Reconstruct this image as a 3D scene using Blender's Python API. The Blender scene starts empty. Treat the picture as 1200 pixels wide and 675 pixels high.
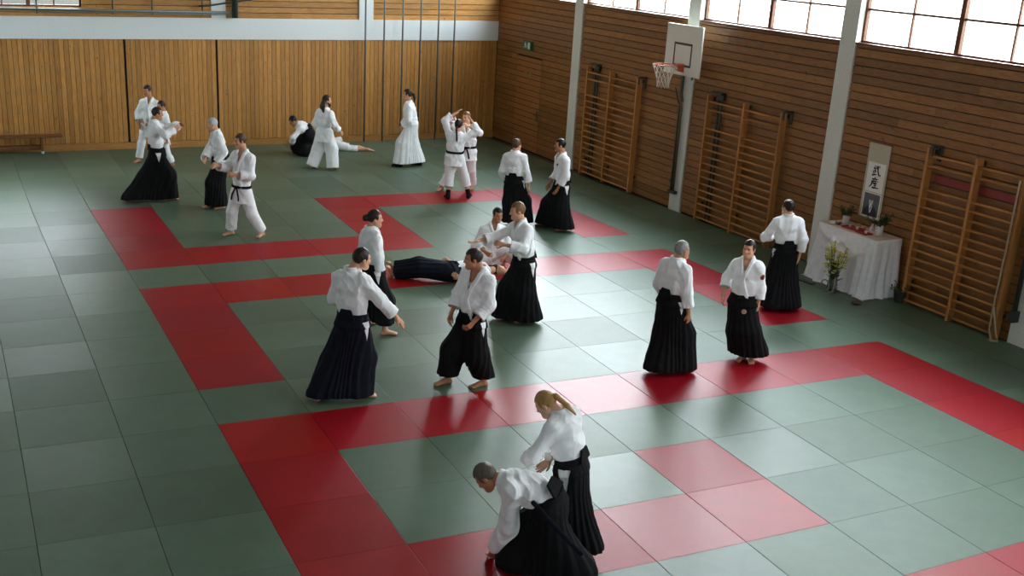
import bpy, bmesh, math, random
import numpy as np
from mathutils import Vector, Matrix
random.seed(7); rng = np.random.default_rng(7)
S = bpy.context.scene; COL = S.collection
PI = math.pi

# ------------------------------------------------------------------ camera (solved from the 1 m mats and the wall verticals)
CAM = np.array([-2.3866, -21.4319, 5.0907]); EUL = (1.2212, -.0407, -.4065); FPX = 1352.96
SHX, SHY = 69.78/1200, 75.5/1200
cd = bpy.data.cameras.new('camera'); cd.sensor_width = 36; cd.lens = FPX/1200*36; cd.shift_x = SHX; cd.shift_y = SHY
cd.clip_end = 200
cam = bpy.data.objects.new('camera', cd); COL.objects.link(cam); cam.location = CAM; cam.rotation_euler = EUL
S.camera = cam
_R = np.array(Matrix.Rotation(EUL[2], 3, 'Z') @ Matrix.Rotation(EUL[1], 3, 'Y') @ Matrix.Rotation(EUL[0], 3, 'X'))
PX0, PY0 = 600-69.78, 337.5+75.5
def ray(px, py): return _R @ np.array([(px-PX0)/FPX, -(py-PY0)/FPX, -1.])
def at_z(px, py, z=0.):                      # measured photograph point at a known height
    d = ray(px, py); return CAM+(z-CAM[2])/d[2]*d

# ------------------------------------------------------------------ object helpers
def tag(o, label=None, cat=None, group=None, kind=None):
    if label: o['label'] = label
    if cat: o['category'] = cat
    if group: o['group'] = group
    if kind: o['kind'] = kind
    return o
def empty(name, loc=(0, 0, 0), rz=0):
    o = bpy.data.objects.new(name, None); COL.objects.link(o); o.location = loc; o.rotation_euler = (0, 0, rz)
    o.empty_display_size = .1
    return o
def link(name, me, mat=None, parent=None, smooth=False):
    o = bpy.data.objects.new(name, me); COL.objects.link(o)
    if mat is not None:
        for m in (mat if isinstance(mat, (list, tuple)) else [mat]): me.materials.append(m)
    if parent is not None: o.parent = parent
    if smooth: me.polygons.foreach_set('use_smooth', [True]*len(me.polygons))
    return o
class MB:
    """collects boxes, tubes and lathes into one mesh"""
    def __init__(s): s.v = []; s.f = []; s.c = []; s.mi = []
    def add(s, vs, fs, col=.5, mi=0):
        b = len(s.v); s.v += [tuple(map(float, p)) for p in vs]; s.f += [tuple(b+i for i in f) for f in fs]; s.c += [col]*len(vs); s.mi += [mi]*len(fs); return s
    def box(s, a, b, col=.5, ch=0., mi=0):
        a = np.array(a, float); b = np.array(b, float); lo = np.minimum(a, b); hi = np.maximum(a, b)
        if ch <= 0:
            vs = [(x, y, z) for x in (lo[0], hi[0]) for y in (lo[1], hi[1]) for z in (lo[2], hi[2])]
            return s.add(vs, [(0, 1, 3, 2), (4, 6, 7, 5), (0, 4, 5, 1), (2, 3, 7, 6), (0, 2, 6, 4), (1, 5, 7, 3)], col, mi)
        bm = bmesh.new(); bmesh.ops.create_cube(bm, size=1)
        for v in bm.verts: v.co = Vector([(lo[i]+hi[i])/2+v.co[i]*(hi[i]-lo[i]) for i in range(3)])
        bmesh.ops.bevel(bm, geom=bm.edges[:], offset=ch, segments=2, affect='EDGES', profile=.5)
        bm.verts.index_update(); s.add([v.co for v in bm.verts], [[v.index for v in f.verts] for f in bm.faces], col, mi); bm.free(); return s
    def obox(s, M, size, col=.5, ch=0., mi=0):
        t = MB().box(-np.array(size)/2., np.array(size)/2., col, ch); return s.add([M @ Vector(p) for p in t.v], t.f, col, mi)
    def tube(s, pts, r, n=10, col=.5, caps=True, mi=0, closed=False):
        pts = [Vector(p) for p in pts]; m = len(pts); rs = r if isinstance(r, (list, tuple)) else [r]*m
        vs = []; up = None
        for i, p in enumerate(pts):
            if closed: t = (pts[(i+1) % m]-pts[i-1]).normalized()
            else: t = (pts[min(i+1, m-1)]-pts[max(i-1, 0)]).normalized()
            if up is None: up = Vector((0, 0, 1)) if abs(t.z) < .9 else Vector((1, 0, 0))
            a = (up-t*up.dot(t)).normalized(); b = t.cross(a); up = a
            for k in range(n): w = 2*PI*k/n; vs.append(p+(a*math.cos(w)+b*math.sin(w))*rs[i])
        fs = []
        for i in range(m if closed else m-1):
            j = (i+1) % m
            for k in range(n): k2 = (k+1) % n; fs.append((i*n+k, i*n+k2, j*n+k2, j*n+k))
        if caps and not closed: fs += [tuple(range(n-1, -1, -1)), tuple((m-1)*n+k for k in range(n))]
        return s.add(vs, fs, col, mi)
    def lathe(s, prof, c=(0, 0, 0), n=24, col=.5, mi=0):
        vs = [(c[0]+r*math.cos(2*PI*k/n), c[1]+r*math.sin(2*PI*k/n), c[2]+z) for r, z in prof for k in range(n)]; m = len(prof)
        fs = [(i*n+k, i*n+(k+1) % n, (i+1)*n+(k+1) % n, (i+1)*n+k) for i in range(m-1) for k in range(n)]
        if prof[0][0] > 1e-5: fs.append(tuple(range(n-1, -1, -1)))
        if prof[-1][0] > 1e-5: fs.append(tuple((m-1)*n+k for k in range(n)))
        return s.add(vs, fs, col, mi)
    def build(s, name, mat=None, parent=None, smooth=False, weld=False):
        me = bpy.data.meshes.new(name); me.from_pydata(s.v, [], s.f)
        a = me.attributes.new('shade', 'FLOAT', 'POINT'); a.data.foreach_set('value', s.c)
        if max(s.mi, default=0) > 0: me.polygons.foreach_set('material_index', s.mi)
        bm = bmesh.new(); bm.from_mesh(me); bmesh.ops.recalc_face_normals(bm, faces=bm.faces[:]); bm.to_mesh(me); bm.free()
        o = link(name, me, mat, parent, smooth); return o

# ------------------------------------------------------------------ materials
def newmat(name):
    m = bpy.data.materials.new(name); m.use_nodes = True; nt = m.node_tree; nt.nodes.clear()
    out = nt.nodes.new('ShaderNodeOutputMaterial'); b = nt.nodes.new('ShaderNodeBsdfPrincipled'); nt.links.new(b.outputs[0], out.inputs[0])
    return m, nt, b
def N(nt, typ, **kw):
    n = nt.nodes.new('ShaderNode'+typ)
    for k, v in kw.items():
        if k.startswith('_'): setattr(n, k[1:], v)
        else:
            key = int(k[1:]) if k[0] == 'i' and k[1:].isdigit() else k.replace('_', ' ')
            n.inputs[key].default_value = v
    return n
def L(nt, a, b): nt.links.new(a, b)
def ramp(nt, fac, stops):
    r = nt.nodes.new('ShaderNodeValToRGB'); e = r.color_ramp.elements
    while len(e) < len(stops): e.new(.5)
    for el, (p, c) in zip(e, stops): el.position = p; el.color = (*c, 1) if len(c) == 3 else c
    L(nt, fac, r.inputs[0]); return r
def mapped(nt, scale, coord='Object'):
    tc = nt.nodes.new('ShaderNodeTexCoord'); mp = nt.nodes.new('ShaderNodeMapping'); mp.inputs['Scale'].default_value = scale
    L(nt, tc.outputs[coord], mp.inputs[0]); return mp
def srgb(r, g, b):
    f = lambda c: (c/255)/12.92 if c/255 <= .04045 else (((c/255)+.055)/1.055)**2.4
    return (f(r), f(g), f(b))
def plain(name, col, rough=.5, noise=.08, nscale=30, metal=0., bump=0., spec=.5):
    m, nt, b = newmat(name); mp = mapped(nt, (1, 1, 1)); n = N(nt, 'TexNoise', Scale=nscale, Detail=4.); L(nt, mp.outputs[0], n.inputs[0])
    lo = tuple(c*(1-noise) for c in col); hi = tuple(min(1, c*(1+noise)) for c in col)
    r = ramp(nt, n.outputs[0], [(.3, lo), (.7, hi)]); L(nt, r.outputs[0], b.inputs['Base Color'])
    b.inputs['Roughness'].default_value = rough; b.inputs['Metallic'].default_value = metal; b.inputs['Specular IOR Level'].default_value = spec
    if bump: bp = N(nt, 'Bump', Strength=bump, Distance=.002); L(nt, n.outputs[0], bp.inputs['Height']); L(nt, bp.outputs[0], b.inputs['Normal'])
    return m
def wood(name, c_lo, c_hi, grain, rough=.5, var=.25, spec=.35):
    """boards: long grain along the axis with the small scale; each board carries its own shade"""
    m, nt, b = newmat(name); mp = mapped(nt, grain)
    at = nt.nodes.new('ShaderNodeAttribute'); at.attribute_name = 'shade'
    off = N(nt, 'VectorMath', _operation='ADD'); sc = N(nt, 'VectorMath', _operation='SCALE'); sc.inputs['Scale'].default_value = 37.
    L(nt, at.outputs['Vector'], sc.inputs[0]); L(nt, mp.outputs[0], off.inputs[0]); L(nt, sc.outputs[0], off.inputs[1])
    n = N(nt, 'TexNoise', Scale=6., Detail=6., Roughness=.6, Distortion=.4); L(nt, off.outputs[0], n.inputs[0])
    r = ramp(nt, n.outputs[0], [(.3, c_lo), (.68, c_hi)])
    mul = N(nt, 'Mix', _data_type='RGBA', _blend_type='MULTIPLY'); mul.inputs[0].default_value = 1.
    mr = N(nt, 'MapRange'); mr.inputs[3].default_value = 1-var; mr.inputs[4].default_value = 1+var; L(nt, at.outputs['Fac'], mr.inputs[0])
    L(nt, r.outputs[0], mul.inputs[6]); L(nt, mr.outputs[0], mul.inputs[7])
    # knots
    k = N(nt, 'TexNoise', Scale=15., Detail=1.); mp2 = mapped(nt, tuple(.4+.6*min(1, g) for g in grain)); L(nt, mp2.outputs[0], k.inputs[0])
    kr = ramp(nt, k.outputs[0], [(.72, (1, 1, 1)), (.80, (.55, .42, .33))])
    mu2 = N(nt, 'Mix', _data_type='RGBA', _blend_type='MULTIPLY'); mu2.inputs[0].default_value = 1.
    L(nt, mul.outputs[2], mu2.inputs[6]); L(nt, kr.outputs[0], mu2.inputs[7]); L(nt, mu2.outputs[2], b.inputs['Base Color'])
    b.inputs['Roughness'].default_value = rough; b.inputs['Specular IOR Level'].default_value = spec
    return m
def mat_mat(name, col, var, hue=.012):
    """vinyl judo mat: woven rice-straw embossing, every mat a little different in hue and sheen"""
    m, nt, b = newmat(name); oi = nt.nodes.new('ShaderNodeObjectInfo'); mp = mapped(nt, (1, 1, 1))
    n = N(nt, 'TexNoise', Scale=3.5, Detail=5., Roughness=.65)
    ov = N(nt, 'VectorMath', _operation='ADD'); L(nt, mp.outputs[0], ov.inputs[0])
    sc = N(nt, 'VectorMath', _operation='SCALE'); sc.inputs['Scale'].default_value = 91.; L(nt, oi.outputs['Random'], sc.inputs[0]); L(nt, sc.outputs[0], ov.inputs[1])
    L(nt, ov.outputs[0], n.inputs[0])
    hs = N(nt, 'HueSaturation'); hs.inputs['Color'].default_value = (*col, 1)
    mr = N(nt, 'MapRange'); mr.inputs[3].default_value = 1-var; mr.inputs[4].default_value = 1+var; L(nt, oi.outputs['Random'], mr.inputs[0]); L(nt, mr.outputs[0], hs.inputs['Value'])
    m3 = N(nt, 'Math', _operation='MULTIPLY'); m3.inputs[1].default_value = 7.13; L(nt, oi.outputs['Random'], m3.inputs[0])
    fr = N(nt, 'Math', _operation='FRACT'); L(nt, m3.outputs[0], fr.inputs[0])
    mh = N(nt, 'MapRange'); mh.inputs[3].default_value = .5-hue; mh.inputs[4].default_value = .5+hue; L(nt, fr.outputs[0], mh.inputs[0]); L(nt, mh.outputs[0], hs.inputs['Hue'])
    mx = N(nt, 'Mix', _data_type='RGBA', _blend_type='MULTIPLY'); mx.inputs[0].default_value = 1.
    r = ramp(nt, n.outputs[0], [(.3, (.9, .9, .9)), (.7, (1.08, 1.08, 1.08))]); L(nt, hs.outputs[0], mx.inputs[6]); L(nt, r.outputs[0], mx.inputs[7]); L(nt, mx.outputs[2], b.inputs['Base Color'])
    # scuffs: pale curved scratches
    w = N(nt, 'TexWave', Scale=55., Distortion=.6); w.wave_type = 'BANDS'; w.bands_direction = 'Y'; L(nt, mp.outputs[0], w.inputs[0])
    w2 = N(nt, 'TexWave', Scale=30., Distortion=.6); w2.bands_direction = 'X'; L(nt, mp.outputs[0], w2.inputs[0])
    ad = N(nt, 'Math', _operation='ADD'); L(nt, w.outputs['Fac'], ad.inputs[0]); L(nt, w2.outputs['Fac'], ad.inputs[1])
    bp = N(nt, 'Bump', Strength=.12, Distance=.003); L(nt, ad.outputs[0], bp.inputs['Height']); L(nt, bp.outputs[0], b.inputs['Normal'])
    rr = N(nt, 'MapRange'); rr.inputs[3].default_value = ROUGH_LO; rr.inputs[4].default_value = ROUGH_HI; L(nt, n.outputs[0], rr.inputs[0])
    m5 = N(nt, 'Math', _operation='MULTIPLY'); m5.inputs[1].default_value = 13.7; L(nt, oi.outputs['Random'], m5.inputs[0]); f5 = N(nt, 'Math', _operation='FRACT'); L(nt, m5.outputs[0], f5.inputs[0])
    a5 = N(nt, 'Math', _operation='MULTIPLY_ADD'); a5.inputs[1].default_value = .10; L(nt, f5.outputs[0], a5.inputs[0]); L(nt, rr.outputs[0], a5.inputs[2]); L(nt, a5.outputs[0], b.inputs['Roughness'])
    b.inputs['Specular IOR Level'].default_value = .115
    return m
ROUGH_LO, ROUGH_HI = .30, .36
def cloth(name, col, weave=420, rough=.9, sheen=.0, bump=.25, var=.05):
    m, nt, b = newmat(name); mp = mapped(nt, (1, 1, 1))
    n = N(nt, 'TexNoise', Scale=14., Detail=4.); L(nt, mp.outputs[0], n.inputs[0])
    r = ramp(nt, n.outputs[0], [(.3, tuple(c*(1-var) for c in col)), (.7, tuple(min(1., c*(1+var)) for c in col))]); L(nt, r.outputs[0], b.inputs['Base Color'])
    v = N(nt, 'TexVoronoi', Scale=float(weave)); L(nt, mp.outputs[0], v.inputs[0])
    n2 = N(nt, 'TexNoise', Scale=38., Detail=3.); L(nt, mp.outputs[0], n2.inputs[0])
    ad = N(nt, 'Math', _operation='MULTIPLY_ADD'); ad.inputs[1].default_value = .15; L(nt, v.outputs[0], ad.inputs[0]); L(nt, n2.outputs[0], ad.inputs[2])
    bp = N(nt, 'Bump', Strength=bump, Distance=.008); L(nt, ad.outputs[0], bp.inputs['Height']); L(nt, bp.outputs[0], b.inputs['Normal'])
    b.inputs['Roughness'].default_value = rough; b.inputs['Specular IOR Level'].default_value = .2
    if sheen: b.inputs['Sheen Weight'].default_value = sheen
    return m
def skinmat(name):
    m, nt, b = newmat(name); a = nt.nodes.new('ShaderNodeAttribute'); a.attribute_name = 'Col'
    L(nt, a.outputs['Color'], b.inputs['Base Color']); b.inputs['Roughness'].default_value = .55; b.inputs['Subsurface Weight'].default_value = .08
    b.inputs['Subsurface Radius'].default_value = (.01, .004, .002); b.inputs['Specular IOR Level'].default_value = .35
    return m
# ------------------------------------------------------------------ solid modelling on a grid (signed distances -> one continuous mesh)
class Field:
    def __init__(s, lo, hi, h):
        s.lo = np.array(lo, float)-3*h; s.h = h; s.n = np.ceil((np.array(hi)-s.lo)/h).astype(int)+4
        s.ax = [(s.lo[i]+h*np.arange(s.n[i])).astype(np.float32) for i in range(3)]
        s.D = np.full(s.n, .5, np.float32)
    def win(s, lo, hi):
        a = np.clip(np.floor((np.array(lo)-s.lo)/s.h).astype(int), 0, s.n-1); b = np.clip(np.ceil((np.array(hi)-s.lo)/s.h).astype(int)+1, 1, s.n)
        sl = tuple(slice(a[i], max(b[i], a[i]+1)) for i in range(3))
        P = [s.ax[i][sl[i]].reshape([-1 if j == i else 1 for j in range(3)]) for i in range(3)]
        return sl, P
    def add(s, prim, k=.03):
        lo, hi, fn = prim; m = k+4*s.h; sl, P = s.win(lo-m, hi+m); d = fn(P); a = s.D[sl]
        if k > 0:
            hh = np.maximum(k-np.abs(a-d), 0)/k; s.D[sl] = np.minimum(a, d)-hh*hh*k*.25
        else: s.D[sl] = np.minimum(a, d)
        return s
    def cut(s, prim, k=.0):
        lo, hi, fn = prim; m = k+4*s.h; sl, P = s.win(lo-m, hi+m); d = -fn(P); a = s.D[sl]
        if k > 0:
            hh = np.maximum(k-np.abs(a-d), 0)/k; s.D[sl] = np.maximum(a, d)+hh*hh*k*.25
        else: s.D[sl] = np.maximum(a, d)
        return s
    def whole(s): return [s.ax[i].reshape([-1 if j == i else 1 for j in range(3)]) for i in range(3)]
    def mesh(s, name):
        D = s.D; neg = D < 0
        n = np.array(D.shape); cn = n-1
        cnt = np.zeros(cn, np.int8)
        for c in np.ndindex(2, 2, 2): cnt += neg[c[0]:c[0]+cn[0], c[1]:c[1]+cn[1], c[2]:c[2]+cn[2]]
        act = (cnt > 0) & (cnt < 8); idx = np.argwhere(act); vid = np.full(cn, -1, np.int32); vid[act] = np.arange(len(idx))
        acc = np.zeros((len(idx), 3)); num = np.zeros(len(idx))
        I0, I1, I2 = idx.T
        for axis in range(3):
            o = [j for j in range(3) if j != axis]
            for p in (0, 1):
                for q in (0, 1):
                    c0 = [0, 0, 0]; c0[o[0]] = p; c0[o[1]] = q; c1 = list(c0); c1[axis] = 1
                    a = D[I0+c0[0], I1+c0[1], I2+c0[2]]; b = D[I0+c1[0], I1+c1[1], I2+c1[2]]
                    x = (a < 0) != (b < 0); t = np.where(x, a/np.where(x, a-b, 1), 0)
                    pos = np.array(c0, float)[None]+np.zeros((len(idx), 1)); pos[:, axis] = t
                    acc += pos*x[:, None]; num += x
        V = s.lo+s.h*(idx+acc/num[:, None])
        F = []
        for axis in range(3):
            o = [(axis+1) % 3, (axis+2) % 3]
            sl0 = [slice(None)]*3; sl1 = [slice(None)]*3; sl0[axis] = slice(0, -1); sl1[axis] = slice(1, None)
            a = neg[tuple(sl0)]; b = neg[tuple(sl1)]; e = np.argwhere(a != b)
            e = e[(e[:, o[0]] > 0) & (e[:, o[1]] > 0) & (e[:, o[0]] < cn[o[0]]) & (e[:, o[1]] < cn[o[1]])]
            ins = a[tuple(e.T)]
            def cell(d0, d1): c = e.copy(); c[:, o[0]] += d0; c[:, o[1]] += d1; return vid[tuple(c.T)]
            q = np.stack([cell(-1, -1), cell(0, -1), cell(0, 0), cell(-1, 0)], 1); q[~ins] = q[~ins][:, ::-1]; F.append(q)
        F = np.concatenate(F); me = bpy.data.meshes.new(name)
        me.vertices.add(len(V)); me.vertices.foreach_set('co', V.astype(np.float32).ravel())
        me.loops.add(F.size); me.loops.foreach_set('vertex_index', F.ravel().astype(np.int32))
        me.polygons.add(len(F)); me.polygons.foreach_set('loop_start', np.arange(0, F.size, 4, dtype=np.int32))
        me.update(calc_edges=True); me.polygons.foreach_set('use_smooth', np.ones(len(F), bool))
        return me, V
def nrm(v): v = np.asarray(v, float); return v/max(1e-9, np.linalg.norm(v))
def cone(a, b, ra, rb):
    a = np.asarray(a, float); b = np.asarray(b, float); ba = b-a; l2 = max(1e-9, ba @ ba); R = max(ra, rb)
    def fn(P):
        x, y, z = P[0]-a[0], P[1]-a[1], P[2]-a[2]; t = np.clip((x*ba[0]+y*ba[1]+z*ba[2])/l2, 0, 1)
        return (np.sqrt((x-ba[0]*t)**2+(y-ba[1]*t)**2+(z-ba[2]*t)**2)-(ra+(rb-ra)*t)).astype(np.float32)
    return np.minimum(a, b)-R, np.maximum(a, b)+R, fn
def ecc(a, b, u, ra, rb, cap=None):
    """elliptic tapered bar from a to b; ra/rb = (radius along u, radius across)"""
    a = np.asarray(a, float); b = np.asarray(b, float); L0 = np.linalg.norm(b-a); w = (b-a)/max(L0, 1e-9); u = nrm(u-w*(u @ w)); v = np.cross(w, u); R = max(*ra, *rb); cap = cap or min(*ra, *rb)
    def fn(P):
        x, y, z = P[0]-a[0], P[1]-a[1], P[2]-a[2]; s = x*w[0]+y*w[1]+z*w[2]; t = np.clip(s/max(L0, 1e-9), 0, 1)
        e = np.maximum(np.maximum(-s, s-L0), 0)/cap; r1 = ra[0]+(rb[0]-ra[0])*t; r2 = ra[1]+(rb[1]-ra[1])*t
        pu = (x*u[0]+y*u[1]+z*u[2])/r1; pv = (x*v[0]+y*v[1]+z*v[2])/r2
        return ((np.sqrt(pu*pu+pv*pv+e*e)-1)*np.minimum(r1, r2)).astype(np.float32)
    return np.minimum(a, b)-R, np.maximum(a, b)+R, fn
def ell(c, R3, r):
    """ellipsoid, R3 columns = its axes"""
    c = np.asarray(c, float); m = max(r)
    def fn(P):
        x, y, z = P[0]-c[0], P[1]-c[1], P[2]-c[2]
        q = [(x*R3[0, i]+y*R3[1, i]+z*R3[2, i])/r[i] for i in range(3)]
        return ((np.sqrt(q[0]**2+q[1]**2+q[2]**2)-1)*min(r)).astype(np.float32)
    return c-m, c+m, fn
def slab(c, R3, half, rnd=.004):
    c = np.asarray(c, float); m = np.linalg.norm(half)
    def fn(P):
        x, y, z = P[0]-c[0], P[1]-c[1], P[2]-c[2]
        q = [np.abs(x*R3[0, i]+y*R3[1, i]+z*R3[2, i])-half[i]+rnd for i in range(3)]
        return (np.sqrt(np.maximum(q[0], 0)**2+np.maximum(q[1], 0)**2+np.maximum(q[2], 0)**2)+np.minimum(np.maximum(np.maximum(q[0], q[1]), q[2]), 0)-rnd).astype(np.float32)
    return c-m, c+m, fn
def wrinkle(P, seed, amp, freq):
    """drapery: a few sharp-crested folds with wandering directions"""
    r = np.random.default_rng(seed); x, y, z = P; o = 0
    wx = .035*np.sin(11*z+4*x+seed)+.02*np.sin(23*y+7*z); wy = .035*np.sin(10*z+6*y+2*seed)+.02*np.sin(19*x-9*z)
    for i in range(4):
        d = r.normal(size=3); d[2] *= .45; d = d/np.linalg.norm(d)*freq*r.uniform(.55, 1.3)
        s = np.sin(d[0]*(x+wx)+d[1]*(y+wy)+d[2]*(z+wx*.6)+r.uniform(0, 6.3))
        m = .5+.5*np.sin(r.normal()*9*x+r.normal()*9*y+r.normal()*7*z+r.uniform(0, 6.3))
        o = o+(1-2*np.abs(s)**.75)*m
    return (-amp*o).astype(np.float32)
def ik(root, tgt, l1, l2, pole):
    d = tgt-root; L0 = np.linalg.norm(d); mx = (l1+l2)*.999
    if L0 > mx: tgt = root+d/L0*mx; d = tgt-root; L0 = mx
    n = d/L0; a = (l1*l1-l2*l2+L0*L0)/(2*L0); h = math.sqrt(max(0, l1*l1-a*a)); p = pole-n*(pole @ n)
    return root+n*a+nrm(p)*h, tgt
SKIN = {'fair': srgb(214, 160, 128), 'tan': srgb(190, 132, 98), 'pale': srgb(226, 180, 152)}

def person(label, sp, group=None):
    H = sp.get('H', 1.75); s = H/1.75; h = sp.get('res', .008); vox = h
    fem = sp.get('fem', 0)
    # ---- joints, world space
    fl_ = [sp['feet'][0], sp['feet'][1]]
    def pt(q, off=None):
        if isinstance(q, np.ndarray): return q
        if q[0] == 'z': return at_z(q[1], q[2], q[3])
        d = ray(q[0], q[1]); hv = nrm([d[0], d[1], 0]); o = q[2] if len(q) > 2 else 0.
        t = ((BASE-CAM) @ HV+o)/(d @ HV); return CAM+t*d
    g = [at_z(*q[1:]) if q[0] == 'z' else at_z(q[0], q[1], q[2] if len(q) > 2 else 0.) for q in fl_]
    BASE = (g[0]+g[1])/2; BASE[2] = 0
    if 'base' in sp: BASE = at_z(*sp['base'], 0.)
    HV = nrm([BASE[0]-CAM[0], BASE[1]-CAM[1], 0]); vphi = math.atan2(HV[1], HV[0])
    def fwd(rel):
        if isinstance(rel, np.ndarray): return rel
        a = vphi+math.radians(rel); return np.array([math.cos(a), math.sin(a), 0.])
    W = pt(sp['belt']); Nk = pt(sp['neck']); HC = pt(sp['head'])
    up = nrm(Nk-W)
    def frame(rel, up): f = fwd(rel); f = nrm(f-up*(f @ up)); r = np.cross(f, up); return r, f
    cr, cf = frame(sp['ch'], up)
    pup = nrm(sp.get('pup', up*.4+np.array([0, 0, .6]))); pr, pf = frame(sp.get('pe', sp['ch']), pup)
    sw = (.168 if not fem else .148)*s*sp.get('wide', 1.)
    sh = [Nk-up*.106*s+cr*sw*sd+up*sp.get('shrug', (0, 0))[i]*s for i, sd in enumerate((-1, 1))]     # 0 = the person's left, 1 = right
    hips = [W-pup*.10*s+pr*.088*s*sd for sd in (-1, 1)]
    # head frame: yaw like a heading, pitch down positive, roll
    hy, hp, hr = sp['hd']; hf = fwd(hy); hu = np.array([0, 0, 1.])
    if 'hup' in sp: hu = nrm(sp['hup']); hf = nrm(hf-hu*(hf @ hu))
    c_, s_ = math.cos(math.radians(hp)), math.sin(math.radians(hp)); hf, hu = hf*c_-hu*s_, hu*c_+hf*s_
    hx = np.cross(hf, hu); c_, s_ = math.cos(math.radians(hr)), math.sin(math.radians(hr)); hx, hu = hx*c_-hu*s_, hu*c_+hx*s_
    HR = np.stack([hx, hf, hu], 1)
    hs = s*.95
    def hp3(x, y, z): return HC+hs*(hx*x+hf*y+hu*z)
    # arms
    arms = []
    for i, sd in enumerate((-1, 1)):
        a = sp['arms'][i]; l1, l2 = .285*s, .255*s
        if a is None: a = dict(rel=(.04, .02, -.52))
        if 'rel' in a: q = a['rel']; T = sh[i]+s*(cr*sd*q[0]+cf*q[1]+up*q[2])
        else: T = pt(a['p'])
        pole = cr*sd*a.get('pole', (.5, -1., -.3))[0]+cf*a.get('pole', (.5, -1., -.3))[1]+up*a.get('pole', (.5, -1., -.3))[2]
        wr = T-nrm(T-sh[i])*.07*s if 'rel' not in a else T
        if a.get('reach'): q_ = max(1, np.linalg.norm(wr-sh[i])*1.012/(l1+l2)); l1 *= q_; l2 *= q_
        for _ in range(2):
            E, wr2 = ik(sh[i], wr, l1, l2, pole); 
            if 'rel' not in a: wr = T-nrm(wr2-E)*.075*s
        wr = wr2
        hd_ = nrm(wr-E)
        if 'hdir' in a: q = a['hdir']; hd_ = nrm(cr*sd*q[0]+cf*q[1]+up*q[2])
        pn = a.get('palm', (-1, 0, 0)); pn = cr*sd*pn[0]+cf*pn[1]+up*pn[2]
        arms.append((sh[i], E, wr, hd_, pn, a))
    # legs
    legs = []
    kd = sp.get('knee', [(0, 1, 0), (0, 1, 0)])
    for i, sd in enumerate((-1, 1)):
        f = g[i]; td = fwd(sp.get('toes', (sp.get('pe', sp['ch']),)*2)[i]); an = np.array([f[0], f[1], f[2]+.075*s])-td*.06*s
        if 'toedown' in sp: an = f.copy()
        if sp.get('tip', (0, 0))[i]: an[2] += sp['tip'][i]
        pole = pf*kd[i][1]+pr*sd*kd[i][0]+np.array([0, 0, kd[i][2]])
        l1, l2 = .42*s, .41*s; reach = np.linalg.norm(an-hips[i])
        if sp.get('bend') is None: q_ = reach*1.012/(l1+l2); l1 *= q_; l2 *= q_
        elif reach > (l1+l2)*.99: l1 *= reach/((l1+l2)*.985); l2 = l1*.976
        K, an = ik(hips[i], an, l1, l2, pole)
        if 'kneez' in sp: K[2] = max(K[2], sp['kneez'])
        legs.append((hips[i], K, an, td, f))
    lo = np.array([1e9]*3); hi = -lo
    for q in [W, Nk, HC, HC+hu*.1, *[x for A in arms for x in A[:3]], *[A[2]+A[3]*.2*s for A in arms], *[x for A in legs for x in A[:3]], *[A[2]+A[3]*.2*s for A in legs]]:
        lo = np.minimum(lo, q); hi = np.maximum(hi, q)
    lo = lo-.27; hi = hi+.27; lo[2] = max(lo[2], -.01)
    root = empty('person', tuple(BASE)); tag(root, label, 'person', group)
    def done(Fd, name, mat, par=root, flat=None):
        me, V = Fd.mesh(name); me.transform(Matrix.Translation(Vector(-BASE)))
        return link(name, me, mat, par), V
    def clampf(Fd):                                  # nothing below the mat surface
        Fd.D[:] = np.maximum(Fd.D, (sp.get('ground', .002)-Fd.whole()[2]))
    # ---- body: one continuous surface from crown to toes
    B = Field(lo, hi, h)
    hw, hb = (.145, .105) if not fem else (.150, .105)
    B.add(ecc(W-pup*.12*s, W, pr, (.138*s, .098*s), (.112*s, .084*s)), .04)
    B.add(ecc(W, W+(Nk-W)*.55, cr, (.112*s, .084*s), (.146*s, .102*s)), .05)
    B.add(ecc(W+(Nk-W)*.55, Nk-up*.10*s, cr, (.152*s, .108*s), (.135*s, .085*s)), .05)
    B.add(cone(Nk-up*.03*s-cf*.01, Nk+(HC-Nk)*.6-hf*.015*s, .058*s, .052*s), .04)
    for i in (0, 1):
        a, e, w, d, pn, A = arms[i]
        B.add(cone(Nk-up*.05*s+(a-Nk)*.2, a, .055*s, .052*s), .04)
        B.add(cone(a, e, .049*s, .037*s), .03); B.add(cone(e, w, .038*s, .025*s), .02)
        hp_, k_, an, td, f = legs[i]
        B.add(cone(hp_, k_, .082*s, .054*s), .04); B.add(cone(k_, k_+(an-k_)*.35, .052*s, .054*s), .03); B.add(cone(k_+(an-k_)*.35, an, .054*s, .034*s), .02)
        heel = an-td*.03*s; heel = np.array([heel[0], heel[1], max(f[2]+.03*s, an[2]-.055*s)]); ball = np.array([an[0], an[1], 0])+td*.125*s; ball[2] = f[2]+.022*s
        sd_ = np.cross(td, [0, 0, 1.])
        if 'toedown' in sp: ball = an+nrm(np.array(sp['toedown']))*.13*s; heel = an-nrm(np.array(sp['toedown']))*.03*s
        B.add(cone(an, heel, .034*s, .031*s), .02); B.add(ecc(an+np.array([0, 0, -.015]), ball, sd_, (.032*s, .030*s), (.042*s, .020*s)), .02); B.add(cone(heel, ball, .028*s, .022*s), .02)
        tdir = nrm(ball-heel); tdir = nrm(np.array([tdir[0], tdir[1], tdir[2]*.3]))
        for j, (o, l) in enumerate([(-.030, .040), (-.013, .038), (.003, .034), (.017, .029), (.030, .024)]):
            o = o*(1 if i == 1 else -1); b0 = ball+sd_*o*s; B.add(cone(b0-td*.01, b0+tdir*(l+.004)*s-np.array([0, 0, .006*s]), .014*s, .0115*s if j else .0135*s), .006)
        # hand
        pn = nrm(pn-d*(pn @ d)); ac = np.cross(d, pn)*(1 if i == 1 else -1)      # ac points to the thumb side
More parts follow.
